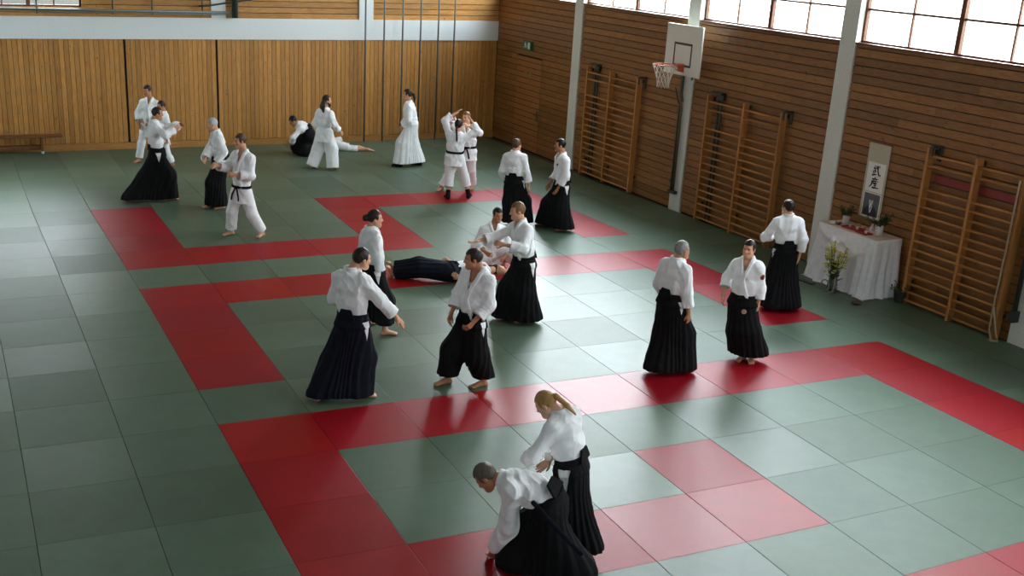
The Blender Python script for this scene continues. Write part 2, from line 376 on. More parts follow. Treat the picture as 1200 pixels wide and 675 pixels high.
        ac = np.cross(pn, d) if i == 1 else np.cross(d, pn)
        pk = w+d*.088*s
        B.add(ecc(w+d*.01*s, pk, ac, (.027*s, .018*s), (.040*s, .0135*s), cap=.014*s), .015)
        curl = A.get('curl', 28); spread = A.get('spread', 1.)
        for j, (o, l) in enumerate([(.030, .072), (.0105, .082), (-.010, .077), (-.029, .060)]):
            kn = pk+ac*o*s; dd = nrm(d+ac*o*6*spread*.35); c1 = math.radians(curl*(.6+.12*j)); c2 = math.radians(curl*(1.5+.15*j))
            d1 = dd*math.cos(c1)+pn*math.sin(c1); d2 = dd*math.cos(c2)+pn*math.sin(c2); m1 = kn+d1*l*.52*s; m2 = m1+d2*l*.5*s
            B.add(cone(kn-dd*.01*s, m1, .0105*s, .0090*s), .004); B.add(cone(m1, m2, .0090*s, .0078*s), .003)
        tb = w+d*.030*s+ac*.024*s; t1 = tb+nrm(d*.75+ac*.75*A.get('thumb', 1.)+pn*.35)*.042*s; t2 = t1+nrm(d*.95+ac*.25*A.get('thumb', 1.)+pn*.35)*.034*s
        B.add(cone(tb, t1, .0145*s, .0115*s), .012); B.add(cone(t1, t2, .0110*s, .0088*s), .004)
    # head
    def bone(c, r, k): B.add(ell(hp3(*c), HR, tuple(q*hs for q in r)), k)
    bone((0, -.012, .022), (.076, .098, .095), .0); bone((0, .03, -.035), (.060, .062, .080), .03)
    B.add(cone(hp3(0, .062, -.088), hp3(0, .078, -.092), .030*hs, .020*hs), .035)
    for q in (-1, 1):
        B.add(cone(hp3(q*.040, .02, -.065), hp3(q*.012, .070, -.092), .028*hs, .024*hs), .03)
        B.add(ell(hp3(q*.040, .068, -.028), HR, (.020*hs, .018*hs, .016*hs)), .02)
        bone((q*.078, -.008, -.012), (.010, .020, .031), .008)
        B.add(cone(hp3(q*.016, .088, .028), hp3(q*.045, .074, .026), .010*hs, .008*hs), .012)
        B.cut(ell(hp3(q*.031, .098, .008), HR, (.015*hs, .013*hs, .010*hs)), .010)
        B.add(ell(hp3(q*.031, .079, .007), HR, (.012*hs, .009*hs, .009*hs)), .003)
    B.add(cone(hp3(0, .090, .014), hp3(0, .112, -.022), .0085*hs, .0125*hs), .010)
    for q in (-1, 1): B.add(cone(hp3(q*.011, .098, -.025), hp3(q*.013, .090, -.027), .008*hs, .008*hs), .008)
    B.add(cone(hp3(-.018, .086, -.050), hp3(.018, .086, -.050), .0075*hs, .0075*hs), .008)
    B.add(cone(hp3(-.015, .085, -.060), hp3(.015, .085, -.060), .0080*hs, .0080*hs), .008)
    clampf(B)
    sk = np.array(SKIN[sp.get('skin', 'fair')])
    body, V = done(B, 'body', MSKIN)
    q = (V-HC) @ HR/hs; C = np.tile(sk, (len(V), 1)); C *= (1+.05*np.sin(V[:, :1]*21+3*np.sin(V[:, 2:]*17)))
    hairc = np.array(sp.get('haircol', srgb(40, 28, 22)))
    def paint(c, r, col, st=1.):
        d = np.sqrt((((q-np.array(c))/np.array(r))**2).sum(1)); w = np.clip(1.6-d*1.2, 0, 1)*st; C[:] = C*(1-w[:, None])+np.array(col)*w[:, None]
    for e in (-1, 1):
        paint((e*.042, .07, -.03), (.022, .03, .02), sk*np.array([1.08, .84, .80]), .5)
        paint((e*.031, .09, .007), (.013, .02, .006), (.55, .5, .46), .8); paint((e*.031, .09, .007), (.006, .02, .0065), (.03, .02, .015))
        paint((e*.031, .09, .0165), (.017, .025, .004), (.08, .05, .04), .8)
        paint((e*.032, .085, .031), (.019, .03, .006), hairc*.7+sk*.1, .85)
        paint((e*.078, -.008, -.012), (.012, .022, .033), sk*np.array([1.05, .8, .75]), .4)
    paint((0, .09, -.055), (.024, .02, .0085), sk*np.array([.85, .52, .48]), .9); paint((0, .095, -.055), (.02, .02, .0025), sk*.35, .8)
    if sp.get('smile'): paint((0, .095, -.056), (.015, .02, .003), (.75, .72, .68), .9)
    nl = len(V); at = body.data.attributes.new('Col', 'FLOAT_COLOR', 'POINT'); at.data.foreach_set('color', np.concatenate([C, np.ones((nl, 1))], 1).astype(np.float32).ravel())
    # ---- hair
    st = sp.get('hair', 'short')
    hlo = HC-.30*s; hhi = HC+.2*s
    if st in ('long', 'braid', 'tail') or 'tailto' in sp: hlo = hlo-np.array([.1, .1, .35])*s
    Hf = Field(hlo, hhi, max(.0055, h*.8)); P = Hf.whole(); x, y, z = [P[i]-HC[i] for i in range(3)]
    lx = (x*hx[0]+y*hx[1]+z*hx[2])/hs; ly = (x*hf[0]+y*hf[1]+z*hf[2])/hs; lz = (x*hu[0]+y*hu[1]+z*hu[2])/hs
    th = sp.get('hairthick', .008)
    E1 = (np.sqrt((lx/(.077+th))**2+((ly+.014)/(.098+th))**2+((lz-.026)/(.096+th))**2)-1)*.08
    front = sp.get('front', .070)
    k1 = (front+.35*np.maximum(0, np.abs(lx)-.05))-lz-.25*np.minimum(0, ly-.05)*0+np.maximum(0, .03-ly)*-1.6   # hair line rises over the brow, falls behind the ear
    k1 = np.maximum(k1, -(lz+sp.get('nape', .075)))
    k1 = np.minimum(k1, np.maximum(np.maximum(-(lz+.028), ly-.035), -(np.abs(lx)-.06)))       # side burns
    d = np.maximum(E1, k1*.6)
    strands = .0012*np.sin(60*np.arctan2(lx, lz+.02)+60*ly)+.0012*np.sin(120*lx+40*ly)+.001*np.sin(90*ly+90*lz)
    if st == 'bald': d = np.maximum(d, lz-.055+.0*ly)
    Hf.D[:] = (d+strands)*s
    B2 = lambda a, b, r1, r2, k=.015: Hf.add(cone(hp3(*a), hp3(*b), r1*s, r2*s), k)
    if st == 'bun': Hf.add(ell(hp3(0, -.135, -.005), HR, (.046*s, .042*s, .046*s)), .02)
    if st == 'tail':
        t0 = hp3(0, -.112, .012); t1 = t0+(-hf*.035-np.array([0, 0, .015]))*s; t2 = t0+(-hf*.060-np.array([0, 0, .10])+hx*sp.get('sway', 0))*s; t3 = t0+(-hf*.055-np.array([0, 0, .20])+hx*2*sp.get('sway', 0))*s
        for a, b, r1, r2 in ((t0, t1, .021, .027), (t1, t2, .029, .027), (t2, t3, .027, .009)): Hf.add(cone(a, b, r1*s, r2*s), .012)
    if 'tailto' in sp:
        q_ = sp['tailto']; t0 = hp3(0, -.112, .020); t3 = Nk+(cr*q_[0]+cf*q_[1]+up*q_[2])*s; t1 = t0-hf*.028*s-np.array([0, 0, .01]); t2 = (t1+t3)/2-cf*.012*s
        for a, b, r1, r2 in ((t0, t1, .019, .023), (t1, t2, .025, .024), (t2, t3, .024, .009)): Hf.add(cone(a, b, r1*s, r2*s), .012)
    if st == 'braid':
        t0 = hp3(0, -.105, -.05); prev = t0
        for j in range(6):
            nx = t0+(-cf*.05-up*.045*(j+1)+cr*.012*(j+1)*.6)*s; Hf.add(cone(prev, nx, (.022-.0015*j)*s, (.02-.002*j)*s), .006); Hf.add(ell(prev, np.eye(3), (.024*s,)*3), .004); prev = nx
    if st == 'long':
        for o in (-.05, -.025, 0, .025, .05):
            a = hp3(o, -.075, -.03); b = a+(-cf*.035-up*.10+cr*o*.3)*s; c = b+(-cf*.01-up*.13+cr*o*.2)*s
            Hf.add(cone(a, b, .034*s, .033*s), .02); Hf.add(cone(b, c, .033*s, .018*s), .02)
    done(Hf, 'hair', hairmat(sp.get('haircol', srgb(40, 28, 22))))
    if sp.get('beard') or sp.get('moustache'):
        Bf = Field(HC-.2*s, HC+.2*s, .005)
        if sp.get('moustache'):
            Bf.add(cone(hp3(-.024, .083, -.046), hp3(0, .096, -.038), .006*s, .0085*s), .006); Bf.add(cone(hp3(.024, .083, -.046), hp3(0, .096, -.038), .006*s, .0085*s), .006)
            done(Bf, 'moustache', hairmat(sp['haircol']))
        else:
            for a, b, r1, r2 in (((-.06, .02, -.06), (-.03, .07, -.095), .022, .026), ((.06, .02, -.06), (.03, .07, -.095), .022, .026), ((-.03, .075, -.095), (.03, .075, -.095), .027, .027), ((0, .08, -.10), (0, .07, -.16), .03, .018), ((-.02, .088, -.045), (.02, .088, -.045), .009, .009)):
                Bf.add(cone(hp3(*a), hp3(*b), r1*s, r2*s), .015)
            done(Bf, 'beard', hairmat(sp['haircol']))
    # ---- jacket
    seed = int(abs(BASE[0]*97+BASE[1]*53)) % 1000
    J = Field(lo, hi, vox); bw = sp.get('girth', 1.)
    tuck = sp.get('legs', 'hakama') == 'hakama'
    J.add(ecc(W-pup*.02*s, W+(Nk-W)*.30, cr*.5+pr*.5, (.158*s*bw, .125*s*bw), (.178*s*bw, .136*s*bw)), .03)
    J.add(ecc(W+(Nk-W)*.30, W+(Nk-W)*.62, cr, (.178*s*bw, .136*s*bw), (.182*s*bw, .132*s*bw)), .05)
    J.add(ecc(W+(Nk-W)*.62, Nk-up*.095*s, cr, (.180*s*bw, .130*s*bw), (.150*s, .092*s)), .05)
    for i in (0, 1):
        a, e, w, dd, pn, A = arms[i]; sr = sp.get('sleeve', .70)
        J.add(cone(Nk-up*.045*s-cf*.012*s, a+up*.004, .052*s, .054*s), .09)
        J.add(cone(a, e, .066*s, .076*s), .06)
        fe = e+(w-e)*sr+np.array([0, 0, -.012])*(1-abs(nrm(w-e)[2])); J.add(cone(e, fe, .075*s, .082*s), .03)
    SF = Field(lo, hi, vox)
    for i in (0, 1):
        a, e, w, dd, pn, A = arms[i]; SF.add(cone(e, e+(w-e)*.9, .10*s, .10*s), 0); SF.add(cone(a, e, .09*s, .10*s), 0)
    SLV = None
    # tail of the jacket below the belt
    if tuck: J.add(ecc(W-pup*.30*s, W, pr, (.185*s, .150*s), (.150*s, .118*s)), .02)
    else:
        J.add(ecc(W-pup*.27*s*sp.get('tail', 1.), W, pr, (.214*s, .180*s), (.160*s, .124*s), cap=.02), .02)
    jl = J.D; P = J.whole()
    JTf = Field(lo, hi, vox); JTf.add(ecc(W-pup*.34*s, W, pr, (.26*s, .22*s), (.26*s, .22*s)), 0); JT = JTf.D; del JTf
    T0 = jl.copy()
    jl += wrinkle(P, seed, .0052, 24)+wrinkle(P, seed+5, .0020, 60)
    for i in (0, 1):
        a, e, w, dd, pn, A = arms[i]; sr = sp.get('sleeve', .70); fd = nrm(w-e); fe = e+(w-e)*sr+np.array([0, 0, -.012])*(1-abs(fd[2])); lf = np.linalg.norm(w-e)
        # square the cuff and hollow it
        far = fe+fd*.15; sl, Q = J.win(np.minimum(fe, far)-.16, np.maximum(fe, far)+.16)
        t = (Q[0]-fe[0])*fd[0]+(Q[1]-fe[1])*fd[1]+(Q[2]-fe[2])*fd[2]; rr = np.sqrt(np.maximum(0, (Q[0]-fe[0])**2+(Q[1]-fe[1])**2+(Q[2]-fe[2])**2-t*t))
        zone = np.where((rr < .115*s) & (t > -.02), t-.0, -1).astype(np.float32); J.D[sl] = np.maximum(J.D[sl], zone)
        ri = .081*s-max(.014*s, 1.9*vox); J.cut(cone(fe-fd*.04*s, fe+fd*.06*s, ri*.9, ri))
    # neck opening: V from the neck sides down to the crossing, lapel band along it
    lx = (P[0]-Nk[0])*cr[0]+(P[1]-Nk[1])*cr[1]+(P[2]-Nk[2])*cr[2]; lz = (P[0]-Nk[0])*up[0]+(P[1]-Nk[1])*up[1]+(P[2]-Nk[2])*up[2]; ly = (P[0]-Nk[0])*cf[0]+(P[1]-Nk[1])*cf[1]+(P[2]-Nk[2])*cf[2]
    lx, ly, lz = lx/s, ly/s, lz/s
    vd = sp.get('vdepth', .20); vw = .068+sp.get('vopen', 0.)*.6
    half = np.clip((lz+vd)/(vd+.02), 0, 1.6)*vw
    v_in = np.maximum(np.abs(lx)-half, -(ly-.0))                     # inside the V, in front
    depth = -(T0/s)-.034                                             # only the outer cloth layer is removed
    J.D[:] = np.maximum(J.D, -np.maximum(v_in, depth)*s)
    J.cut(cone(Nk-up*.02*s, Nk+up*.16*s+cf*.01, .060*s, .074*s), .01)
    L0 = np.linalg.norm(Nk-W)/s
    band = np.full(J.D.shape, 1., np.float32)
    for q in (1, -1):
        x0, z0, x1, z1 = q*vw*1.0, .01, -q*.055*(.6 if q == 1 else .5), -(L0-.0)
        # line runs from the neck side, through the crossing, to the opposite hip
        xm, zm = 0., -vd
        for (xa, za, xb, zb) in ((x0, z0, xm, zm), (xm, zm, -q*.085, -L0)):
            if q == 1 and zb == -L0: pass
            elif q == -1 and zb == -L0: continue                     # under layer is hidden below the crossing
            dx, dz = xb-xa, zb-za; t = np.clip(((lx-xa)*dx+(lz-za)*dz)/(dx*dx+dz*dz), 0, 1)
            band = np.minimum(band, np.sqrt((lx-xa-dx*t)**2+(lz-za-dz*t)**2)-.021)
    band = np.maximum(np.maximum(band, -(ly-.005)), np.abs(T0/s-.001)-.0135)
    ringd = np.sqrt((np.sqrt((lx/1.0)**2+((ly+.012)/.95)**2)-.070)**2*2.2+(np.maximum(np.abs(lz-.005+.30*np.minimum(0, -ly-.0)*0)-.022, 0))**2)-.0125
    ringd = np.where(ly < .035, ringd, 1.)
    J.D[:] = np.minimum(J.D, np.minimum(band, ringd)*s)
    clampf(J); SLV = np.maximum(J.D, SF.D)
    # ---- lower garment
    if tuck:
        K = Field(lo, hi, vox); fl2 = sp.get('flare', 1.)
        K.add(ecc(W-pup*.10*s, W+pup*.035*s, pr, (.182*s, .146*s), (.166*s*bw, .134*s*bw), cap=.02), .03)
        for i in (0, 1):
            hp_, k_, an, td, f = legs[i]; dn = nrm(an-k_); hem = an+dn*(.0)+np.array([0, 0, sp.get('hem', .0)])
            K.add(cone(hp_-pup*.02, k_, .116*s, .150*s*fl2), .085); K.add(cone(k_, hem, .150*s*fl2, sp.get('hemr', .178)*s*fl2), .06)
        if sp.get('panel', 1):           # cloth hanging between the legs
            a0, a1 = legs[0], legs[1]
            for t in (.25, .5, .75):
                m0 = a0[1]*(1-t)+a1[1]*t; m1 = a0[2]*(1-t)+a1[2]*t; m1 = m1+(m0-m1)*.10*sp.get('panel', 1)*4*t*(1-t)
                K.add(cone(W-pup*.14*s, m0, .115*s, .14*s*fl2), .08); K.add(cone(m0, m1, .14*s*fl2, .165*s*fl2), .08)
        P = K.whole()
        # pleats fan out from the waist and deepen towards the hem
        c0 = W-pup*.1; ax = nrm((legs[0][2]+legs[1][2])/2-W); 
        tt = ((P[0]-W[0])*ax[0]+(P[1]-W[1])*ax[1]+(P[2]-W[2])*ax[2]); e1 = nrm(pr-ax*(pr @ ax)); e2 = np.cross(ax, e1)
        ang = np.arctan2((P[0]-W[0])*e2[0]+(P[1]-W[1])*e2[1]+(P[2]-W[2])*e2[2], (P[0]-W[0])*e1[0]+(P[1]-W[1])*e1[1]+(P[2]-W[2])*e1[2])
        amp = np.clip(tt*.016+.001, .001, .011)*s; saw = np.abs(((ang*sp.get('pleats', 20)/(2*PI)+.18*np.sin(ang*3+seed)+.12*np.sin(3*tt+seed)) % 1)-.5)*2
        K.D += (amp*(saw-.5)*1.6+.006*np.sin(ang*5+seed+2*tt)*np.clip(tt, 0, 1)).astype(np.float32)+wrinkle(P, seed+9, .002, 26)
        for i in (0, 1):                 # straight hem, open below
            hp_, k_, an, td, f = legs[i]
        if 'hemplane' in sp:
            for i in (0, 1):
                hp_, k_, an, td, f = legs[i]; dn = nrm(an-k_); hem = an-dn*sp['hemplane']
                t = (P[0]-hem[0])*dn[0]+(P[1]-hem[1])*dn[1]+(P[2]-hem[2])*dn[2]; K.D[:] = np.maximum(K.D, np.where(np.abs(t) < .3, t, -1).astype(np.float32)); K.cut(cone(hem-dn*.06, hem+dn*.1, .045, sp.get('hemr', .178)*s*fl2-.035))
        if sp.get('hemcut', 1):
            dn = nrm((legs[0][2]-legs[0][1])+(legs[1][2]-legs[1][1])); dn = nrm(dn*.35+np.array([0, 0, -1.])*.65)
            hz = [A[2]+np.array([0, 0, sp.get('hem', .0)]) for A in legs]; e3 = nrm((legs[1][2]-legs[0][2])*np.array([1, 1, 0])+1e-6)
            w0 = (P[0]-hz[0][0])*e3[0]+(P[1]-hz[0][1])*e3[1]; Lh = max(.02, np.linalg.norm((hz[1]-hz[0])[:2])); t = np.clip(w0/Lh, 0, 1)
            zc = hz[0][2]+(hz[1][2]-hz[0][2])*t-.012+.008*np.sin(9*P[0]+seed)*np.sin(8*P[1])+.04*sp.get('hemtilt', 0)*w0
            K.D[:] = np.maximum(K.D, zc-P[2])
            # hollow just inside the hem so that the feet come out of cloth, not out of a lid
            for i in (0, 1):
                hp_, k_, an, td, f = legs[i]; K.cut(cone(an+(k_-an)*.10, an-(k_-an)*.25, .05, sp.get('hemr', .178)*s*fl2-.065))
        # the jacket stays inside the hakama below the belt
        rz0 = (P[0]-W[0])*pup[0]+(P[1]-W[1])*pup[1]+(P[2]-W[2])*pup[2]; rho = np.sqrt((P[0]-W[0])**2+(P[1]-W[1])**2+(P[2]-W[2])**2-rz0**2)
        J.D[:] = np.where((rz0 < -.02*s) & (rho < .27*s) & (rz0 > -.45*s), np.minimum(np.maximum(JT, K.D+.010), SLV), J.D)
        done(J, 'jacket', sp.get('jmat', MGI))
        # side openings below the belt
        for sd in sp.get('slit', (-1, 1)):
            rx = (P[0]-W[0])*pr[0]+(P[1]-W[1])*pr[1]+(P[2]-W[2])*pr[2]; ry = (P[0]-W[0])*pf[0]+(P[1]-W[1])*pf[1]+(P[2]-W[2])*pf[2]; rz = (P[0]-W[0])*pup[0]+(P[1]-W[1])*pup[1]+(P[2]-W[2])*pup[2]
            sl_d = sp.get('slitlen', .22)*s; wd = np.clip((rz+sl_d)/sl_d, 0, 1)*sp.get('slitw', .062)*s
            tri = np.maximum(np.maximum(np.abs(ry+sp.get('slitoff', .02)*s)-wd, rz+.035*s), -(rx*sd-.10*s))
            K.D[:] = np.maximum(K.D, -tri)
        clampf(K); done(K, 'hakama', sp.get('hmat', MHAK))
        Wb = Field(W-.32, W+.32, .006)
        Wb.add(ecc(W-pup*.09*s, W+pup*.09*s, pr, (.182*s*bw, .145*s*bw), (.177*s*bw, .143*s*bw), cap=.03), 0)
        P = Wb.whole(); rz = (P[0]-W[0])*pup[0]+(P[1]-W[1])*pup[1]+(P[2]-W[2])*pup[2]; ry = (P[0]-W[0])*pf[0]+(P[1]-W[1])*pf[1]+(P[2]-W[2])*pf[2]
        Wb.D[:] = np.maximum(Wb.D, np.abs(rz-.012*s+.010*np.sin(rz*0+ry*9))-.030*s)
        PR = np.stack([pr, pf, pup], 1)
        Wb.add(ell(W+pf*.150*s*bw-pup*.005*s, PR, (.032*s, .018*s, .024*s)), .01)
        Wb.add(cone(W+pf*.152*s*bw-pup*.01*s+pr*.01, W+pf*.165*s*bw-pup*.13*s+pr*.03*s, .011*s, .012*s), .008)
        done(Wb, 'waist_straps', sp.get('strapmat', sp.get('hmat', MHAK)))
        if sp.get('strap'):
            q_ = sp['strap']; Sb = Field(lo, hi, .006); a_ = W-pf*.12*s+pr*.05*s
            pts_ = [pt(x) for x in q_]
            from mathutils.bvhtree import BVHTree
            Sb.add(cone(pts_[0], pts_[0], .01, .01), 0)
            for m0, m1 in zip(pts_[:-1], pts_[1:]): Sb.add(ecc(m0, m1, np.cross(m1-m0, HV), (.022*s, .007*s), (.022*s, .007*s)), .004)
            done(Sb, 'hanging_strap', MNAVY)
        if sp.get('board', 1) == 0: Kb = None
        else:
            Kb = Field(W-.35, W+.35, .006)
            bu = nrm(pup+up); bf = nrm(pf-bu*(pf @ bu)); PB = np.stack([np.cross(bf, bu), bf, bu], 1)
            kc = W-bf*.139*s*bw+bu*.050*s; Kb.add(slab(kc, PB, (.105*s, .009*s, .062*s), .006), 0); P = Kb.whole()
            rx = np.abs((P[0]-kc[0])*PB[0, 0]+(P[1]-kc[1])*PB[1, 0]+(P[2]-kc[2])*PB[2, 0]); rz = (P[0]-kc[0])*bu[0]+(P[1]-kc[1])*bu[1]+(P[2]-kc[2])*bu[2]; ry = (P[0]-kc[0])*bf[0]+(P[1]-kc[1])*bf[1]+(P[2]-kc[2])*bf[2]
            Kb.D[:] = np.maximum(Kb.D, (rx-(.088-.45*rz/s)*s)*.85)
            done(Kb, 'back_board', sp.get('hmat', MHAK))
    else:
        done(J, 'jacket', sp.get('jmat', MGI))
        wide = sp.get('pants', 1.)
        K = Field(lo, hi, vox)
        K.add(ecc(W-pup*.16*s, W-pup*.02*s, pr, (.158*s, .125*s), (.145*s, .108*s)), .03)
        for i in (0, 1):
            hp_, k_, an, td, f = legs[i]; dn = nrm(an-k_); hem = an-dn*sp.get('ankle', .03)*s
            K.add(cone(hp_, k_, .105*s*min(wide, 1.25), .088*s*wide), .06); K.add(cone(k_, hem, .088*s*wide, .085*s*wide), .03)
        P = K.whole(); K.D += wrinkle(P, seed+3, .0045, 24)
        for i in (0, 1):
            hp_, k_, an, td, f = legs[i]; dn = nrm(an-k_); hem = an-dn*sp.get('ankle', .03)*s
            sl, Q = K.win(hem-.2, hem+.2); t = (Q[0]-hem[0])*dn[0]+(Q[1]-hem[1])*dn[1]+(Q[2]-hem[2])*dn[2]; rr = np.sqrt(np.maximum(0, (Q[0]-hem[0])**2+(Q[1]-hem[1])**2+(Q[2]-hem[2])**2-t*t))
            K.D[sl] = np.maximum(K.D[sl], np.where((rr < .125*wide*s) & (t > -.03), t, -1)); K.cut(cone(hem-dn*.05, hem+dn*.08, .045*s, .072*s*wide))
        clampf(K); done(K, 'trousers', MGIP)
        bm_ = sp.get('belt_mat')
        if bm_ is not None:
            Wb = Field(W-.36, W+.36, .006); PR = np.stack([pr, pf, pup], 1)
            Wb.add(ecc(W-pup*.09*s, W+pup*.09*s, pr, (.188*s*bw, .148*s*bw), (.176*s*bw, .142*s*bw), cap=.03), 0)
            P = Wb.whole(); rz = (P[0]-W[0])*pup[0]+(P[1]-W[1])*pup[1]+(P[2]-W[2])*pup[2]
            Wb.D[:] = np.maximum(Wb.D, np.abs(rz)-.021*s)
            kn = W+pf*.146*s*bw; Wb.add(ell(kn, PR, (.034*s, .018*s, .024*s)), .008)
            for q in (-1, 1):
                a = kn+pr*.01*q; b = kn+pr*.06*q*s-pup*.12*s+pf*.02*s; c = b-pup*.10*s+pr*.02*q*s+pf*.005
                Wb.add(ecc(a, b, pr, (.017*s, .006*s), (.019*s, .006*s)), .004); Wb.add(ecc(b, c, pr, (.019*s, .006*s), (.019*s, .006*s)), .004)
            done(Wb, 'belt', bm_)
    # ---- socks
    if sp.get('socks'):
        for i in (0, 1):
            hp_, k_, an, td, f = legs[i]; Fs = Field(np.minimum(an, f)-.25, np.maximum(an, f)+.25, .006); sd_ = np.cross(td, [0, 0, 1.])
            ball = np.array([an[0], an[1], 0])+td*.150*s; ball[2] = f[2]+.027*s; heel = an-td*.03*s; heel[2] = f[2]+.036*s
            Fs.add(cone(an+(k_-an)*.25, an, .047*s, .044*s), .0); Fs.add(cone(an, heel, .044*s, .038*s), .02); Fs.add(ecc(an, ball, sd_, (.042*s, .04*s), (.052*s, .030*s)), .02); Fs.add(cone(heel, ball, .036*s, .030*s), .02)
            clampf(Fs); done(Fs, 'sock', MSOCK)
    for c in root.children:
        if c.name.startswith('jacket'): jk = c
        if c.name.startswith(('hakama', 'trousers')): lw = c
    return root, dict(jacket=jk, lower=lw, W=W, Nk=Nk, HC=HC, arms=arms, legs=legs, pr=pr, pf=pf, pup=pup, cr=cr, cf=cf, up=up, s=s, base=BASE, sh=sh)
_hm = {}
def hairmat(c):
    k = tuple(round(x, 4) for x in c)
    if k not in _hm:
        m, nt, b = newmat('hair'); mp = mapped(nt, (1, 1, .3)); n = N(nt, 'TexNoise', Scale=90., Detail=3.); L(nt, mp.outputs[0], n.inputs[0])
        r = ramp(nt, n.outputs[0], [(.3, tuple(x*.78 for x in c)), (.7, tuple(min(1, x*1.2) for x in c))]); L(nt, r.outputs[0], b.inputs['Base Color'])
        b.inputs['Roughness'].default_value = .5; b.inputs['Specular IOR Level'].default_value = .3
        bp = N(nt, 'Bump', Strength=.4, Distance=.004); L(nt, n.outputs[0], bp.inputs['Height']); L(nt, bp.outputs[0], b.inputs['Normal']); _hm[k] = m
    return _hm[k]
MSKIN = skinmat('skin')
MGI = cloth('white_cotton_jacket', (.93, .93, .93)); MGIP = cloth('white_cotton_trousers', (.91, .91, .915))
MHAK = cloth('black_hakama_cloth', (.0065, .0065, .0072), weave=600, rough=.9, bump=.2, var=.2); MNAVY = cloth('navy_hakama_cloth', (.0075, .009, .016), weave=600, rough=.9, bump=.2, var=.2)
MSOCK = cloth('black_sock', (.008, .008, .009)); MBELT = cloth('black_belt_cloth', (.008, .008, .009)); MWBELT = cloth('white_belt_cloth', (.74, .73, .70))

def stick(info, which, target, frm, size, rim, face, name):
    """a small round embroidered patch lying on the cloth where a line towards the target meets it"""
    from mathutils.bvhtree import BVHTree
    o = info[which]; me = o.data; base = Vector(info['base']); tr = BVHTree.FromPolygons([v.co for v in me.vertices], [p.vertices for p in me.polygons])
    d = Vector(target)-Vector(frm); d.normalize(); hit, n, _, _ = tr.ray_cast(Vector(frm)-base, d)
    if hit is None: return
    n = n.normalized(); a = n.cross(Vector((0, 0, 1))).normalized(); b = n.cross(a); mb = MB(); k = 20
    def ring(r, off): return [tuple((tr.ray_cast(hit+a*r*math.cos(2*PI*i/k)+b*r*math.sin(2*PI*i/k)+n*.05, -n)[0] or hit)+n*off) for i in range(k)]
    r0, r1, r2 = ring(size, -.002), ring(size, .003), ring(size*.68, .0045)
    mb.add([*r0, *r1, *r2, tuple(hit+n*.006)], [(i, (i+1) % k, k+(i+1) % k, k+i) for i in range(k)]+[(k+i, k+(i+1) % k, 2*k+(i+1) % k, 2*k+i) for i in range(k)], mi=0)
    mb.add([], [(2*k+i, 2*k+(i+1) % k, 3*k) for i in range(k)], mi=1); mb.f[-k:] = [(2*k+i, 2*k+(i+1) % k, 3*k) for i in range(k)]
    return mb.build(name, [rim, face], o)
SKY, GLOW, EXPO = 6.4, 6.5, 1.66
# ------------------------------------------------------------------ the hall
XW, YB, XL, YR, ZC = 11.03, 6.5, -5.2, -24., 6.3
SILL, HEAD = 3.70, 5.85
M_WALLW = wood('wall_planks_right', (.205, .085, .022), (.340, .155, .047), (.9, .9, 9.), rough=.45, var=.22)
M_BACKW = wood('wall_planks_back', (.37, .160, .035), (.57, .275, .072), (9., 9., .8), rough=.5, var=.20)
M_BACKH = wood('wall_planks_upper', (.38, .170, .043), (.58, .290, .082), (.8, 9., 9.), rough=.5, var=.20)
M_DARK = plain('dark_gap', (.012, .009, .007), .9)
M_PAINT = plain('white_paint', (.74, .78, .77), .6, .04)
M_PILLAR = plain('pillar_paint', (.74, .76, .69), .6, .05)
M_CEIL = plain('ceiling_white', (.78, .78, .77), .8, .03)
M_WINF = wood('window_frame_wood', (.10, .035, .015), (.17, .06, .025), (.8, .8, 6.), rough=.5, var=.1)
M_POLE = plain('pole_grey_green', (.13, .15, .135), .45, .1, metal=.2)
M_STEEL = plain('dark_green_steel', (.045, .060, .050), .45, .1, metal=.3)
M_BARS = wood('varnished_beech', (.40, .165, .040), (.54, .245, .068), (8., 8., .7), rough=.4, var=.16)
M_RUNG = wood('varnished_rung', (.40, .165, .042), (.54, .245, .070), (8., .7, 8.), rough=.4, var=.16)
M_RED = mat_mat('red_mat_vinyl', (.31, .006, .010), .10, .003); M_GREEN = mat_mat('green_mat_vinyl', (.100, .146, .096), .15)
M_SUB = plain('floor_linoleum', (.05, .05, .035), .6)
def struct(o): o['kind'] = 'structure'; return o

struct(MB().box((XL, YR, -.25), (XW+.3, YB+.3, -.042)).build('floor', M_SUB))
struct(MB().box((XL-.2, YR-.2, ZC), (XW+.5, YB+.5, ZC+.2)).build('ceiling', M_CEIL))

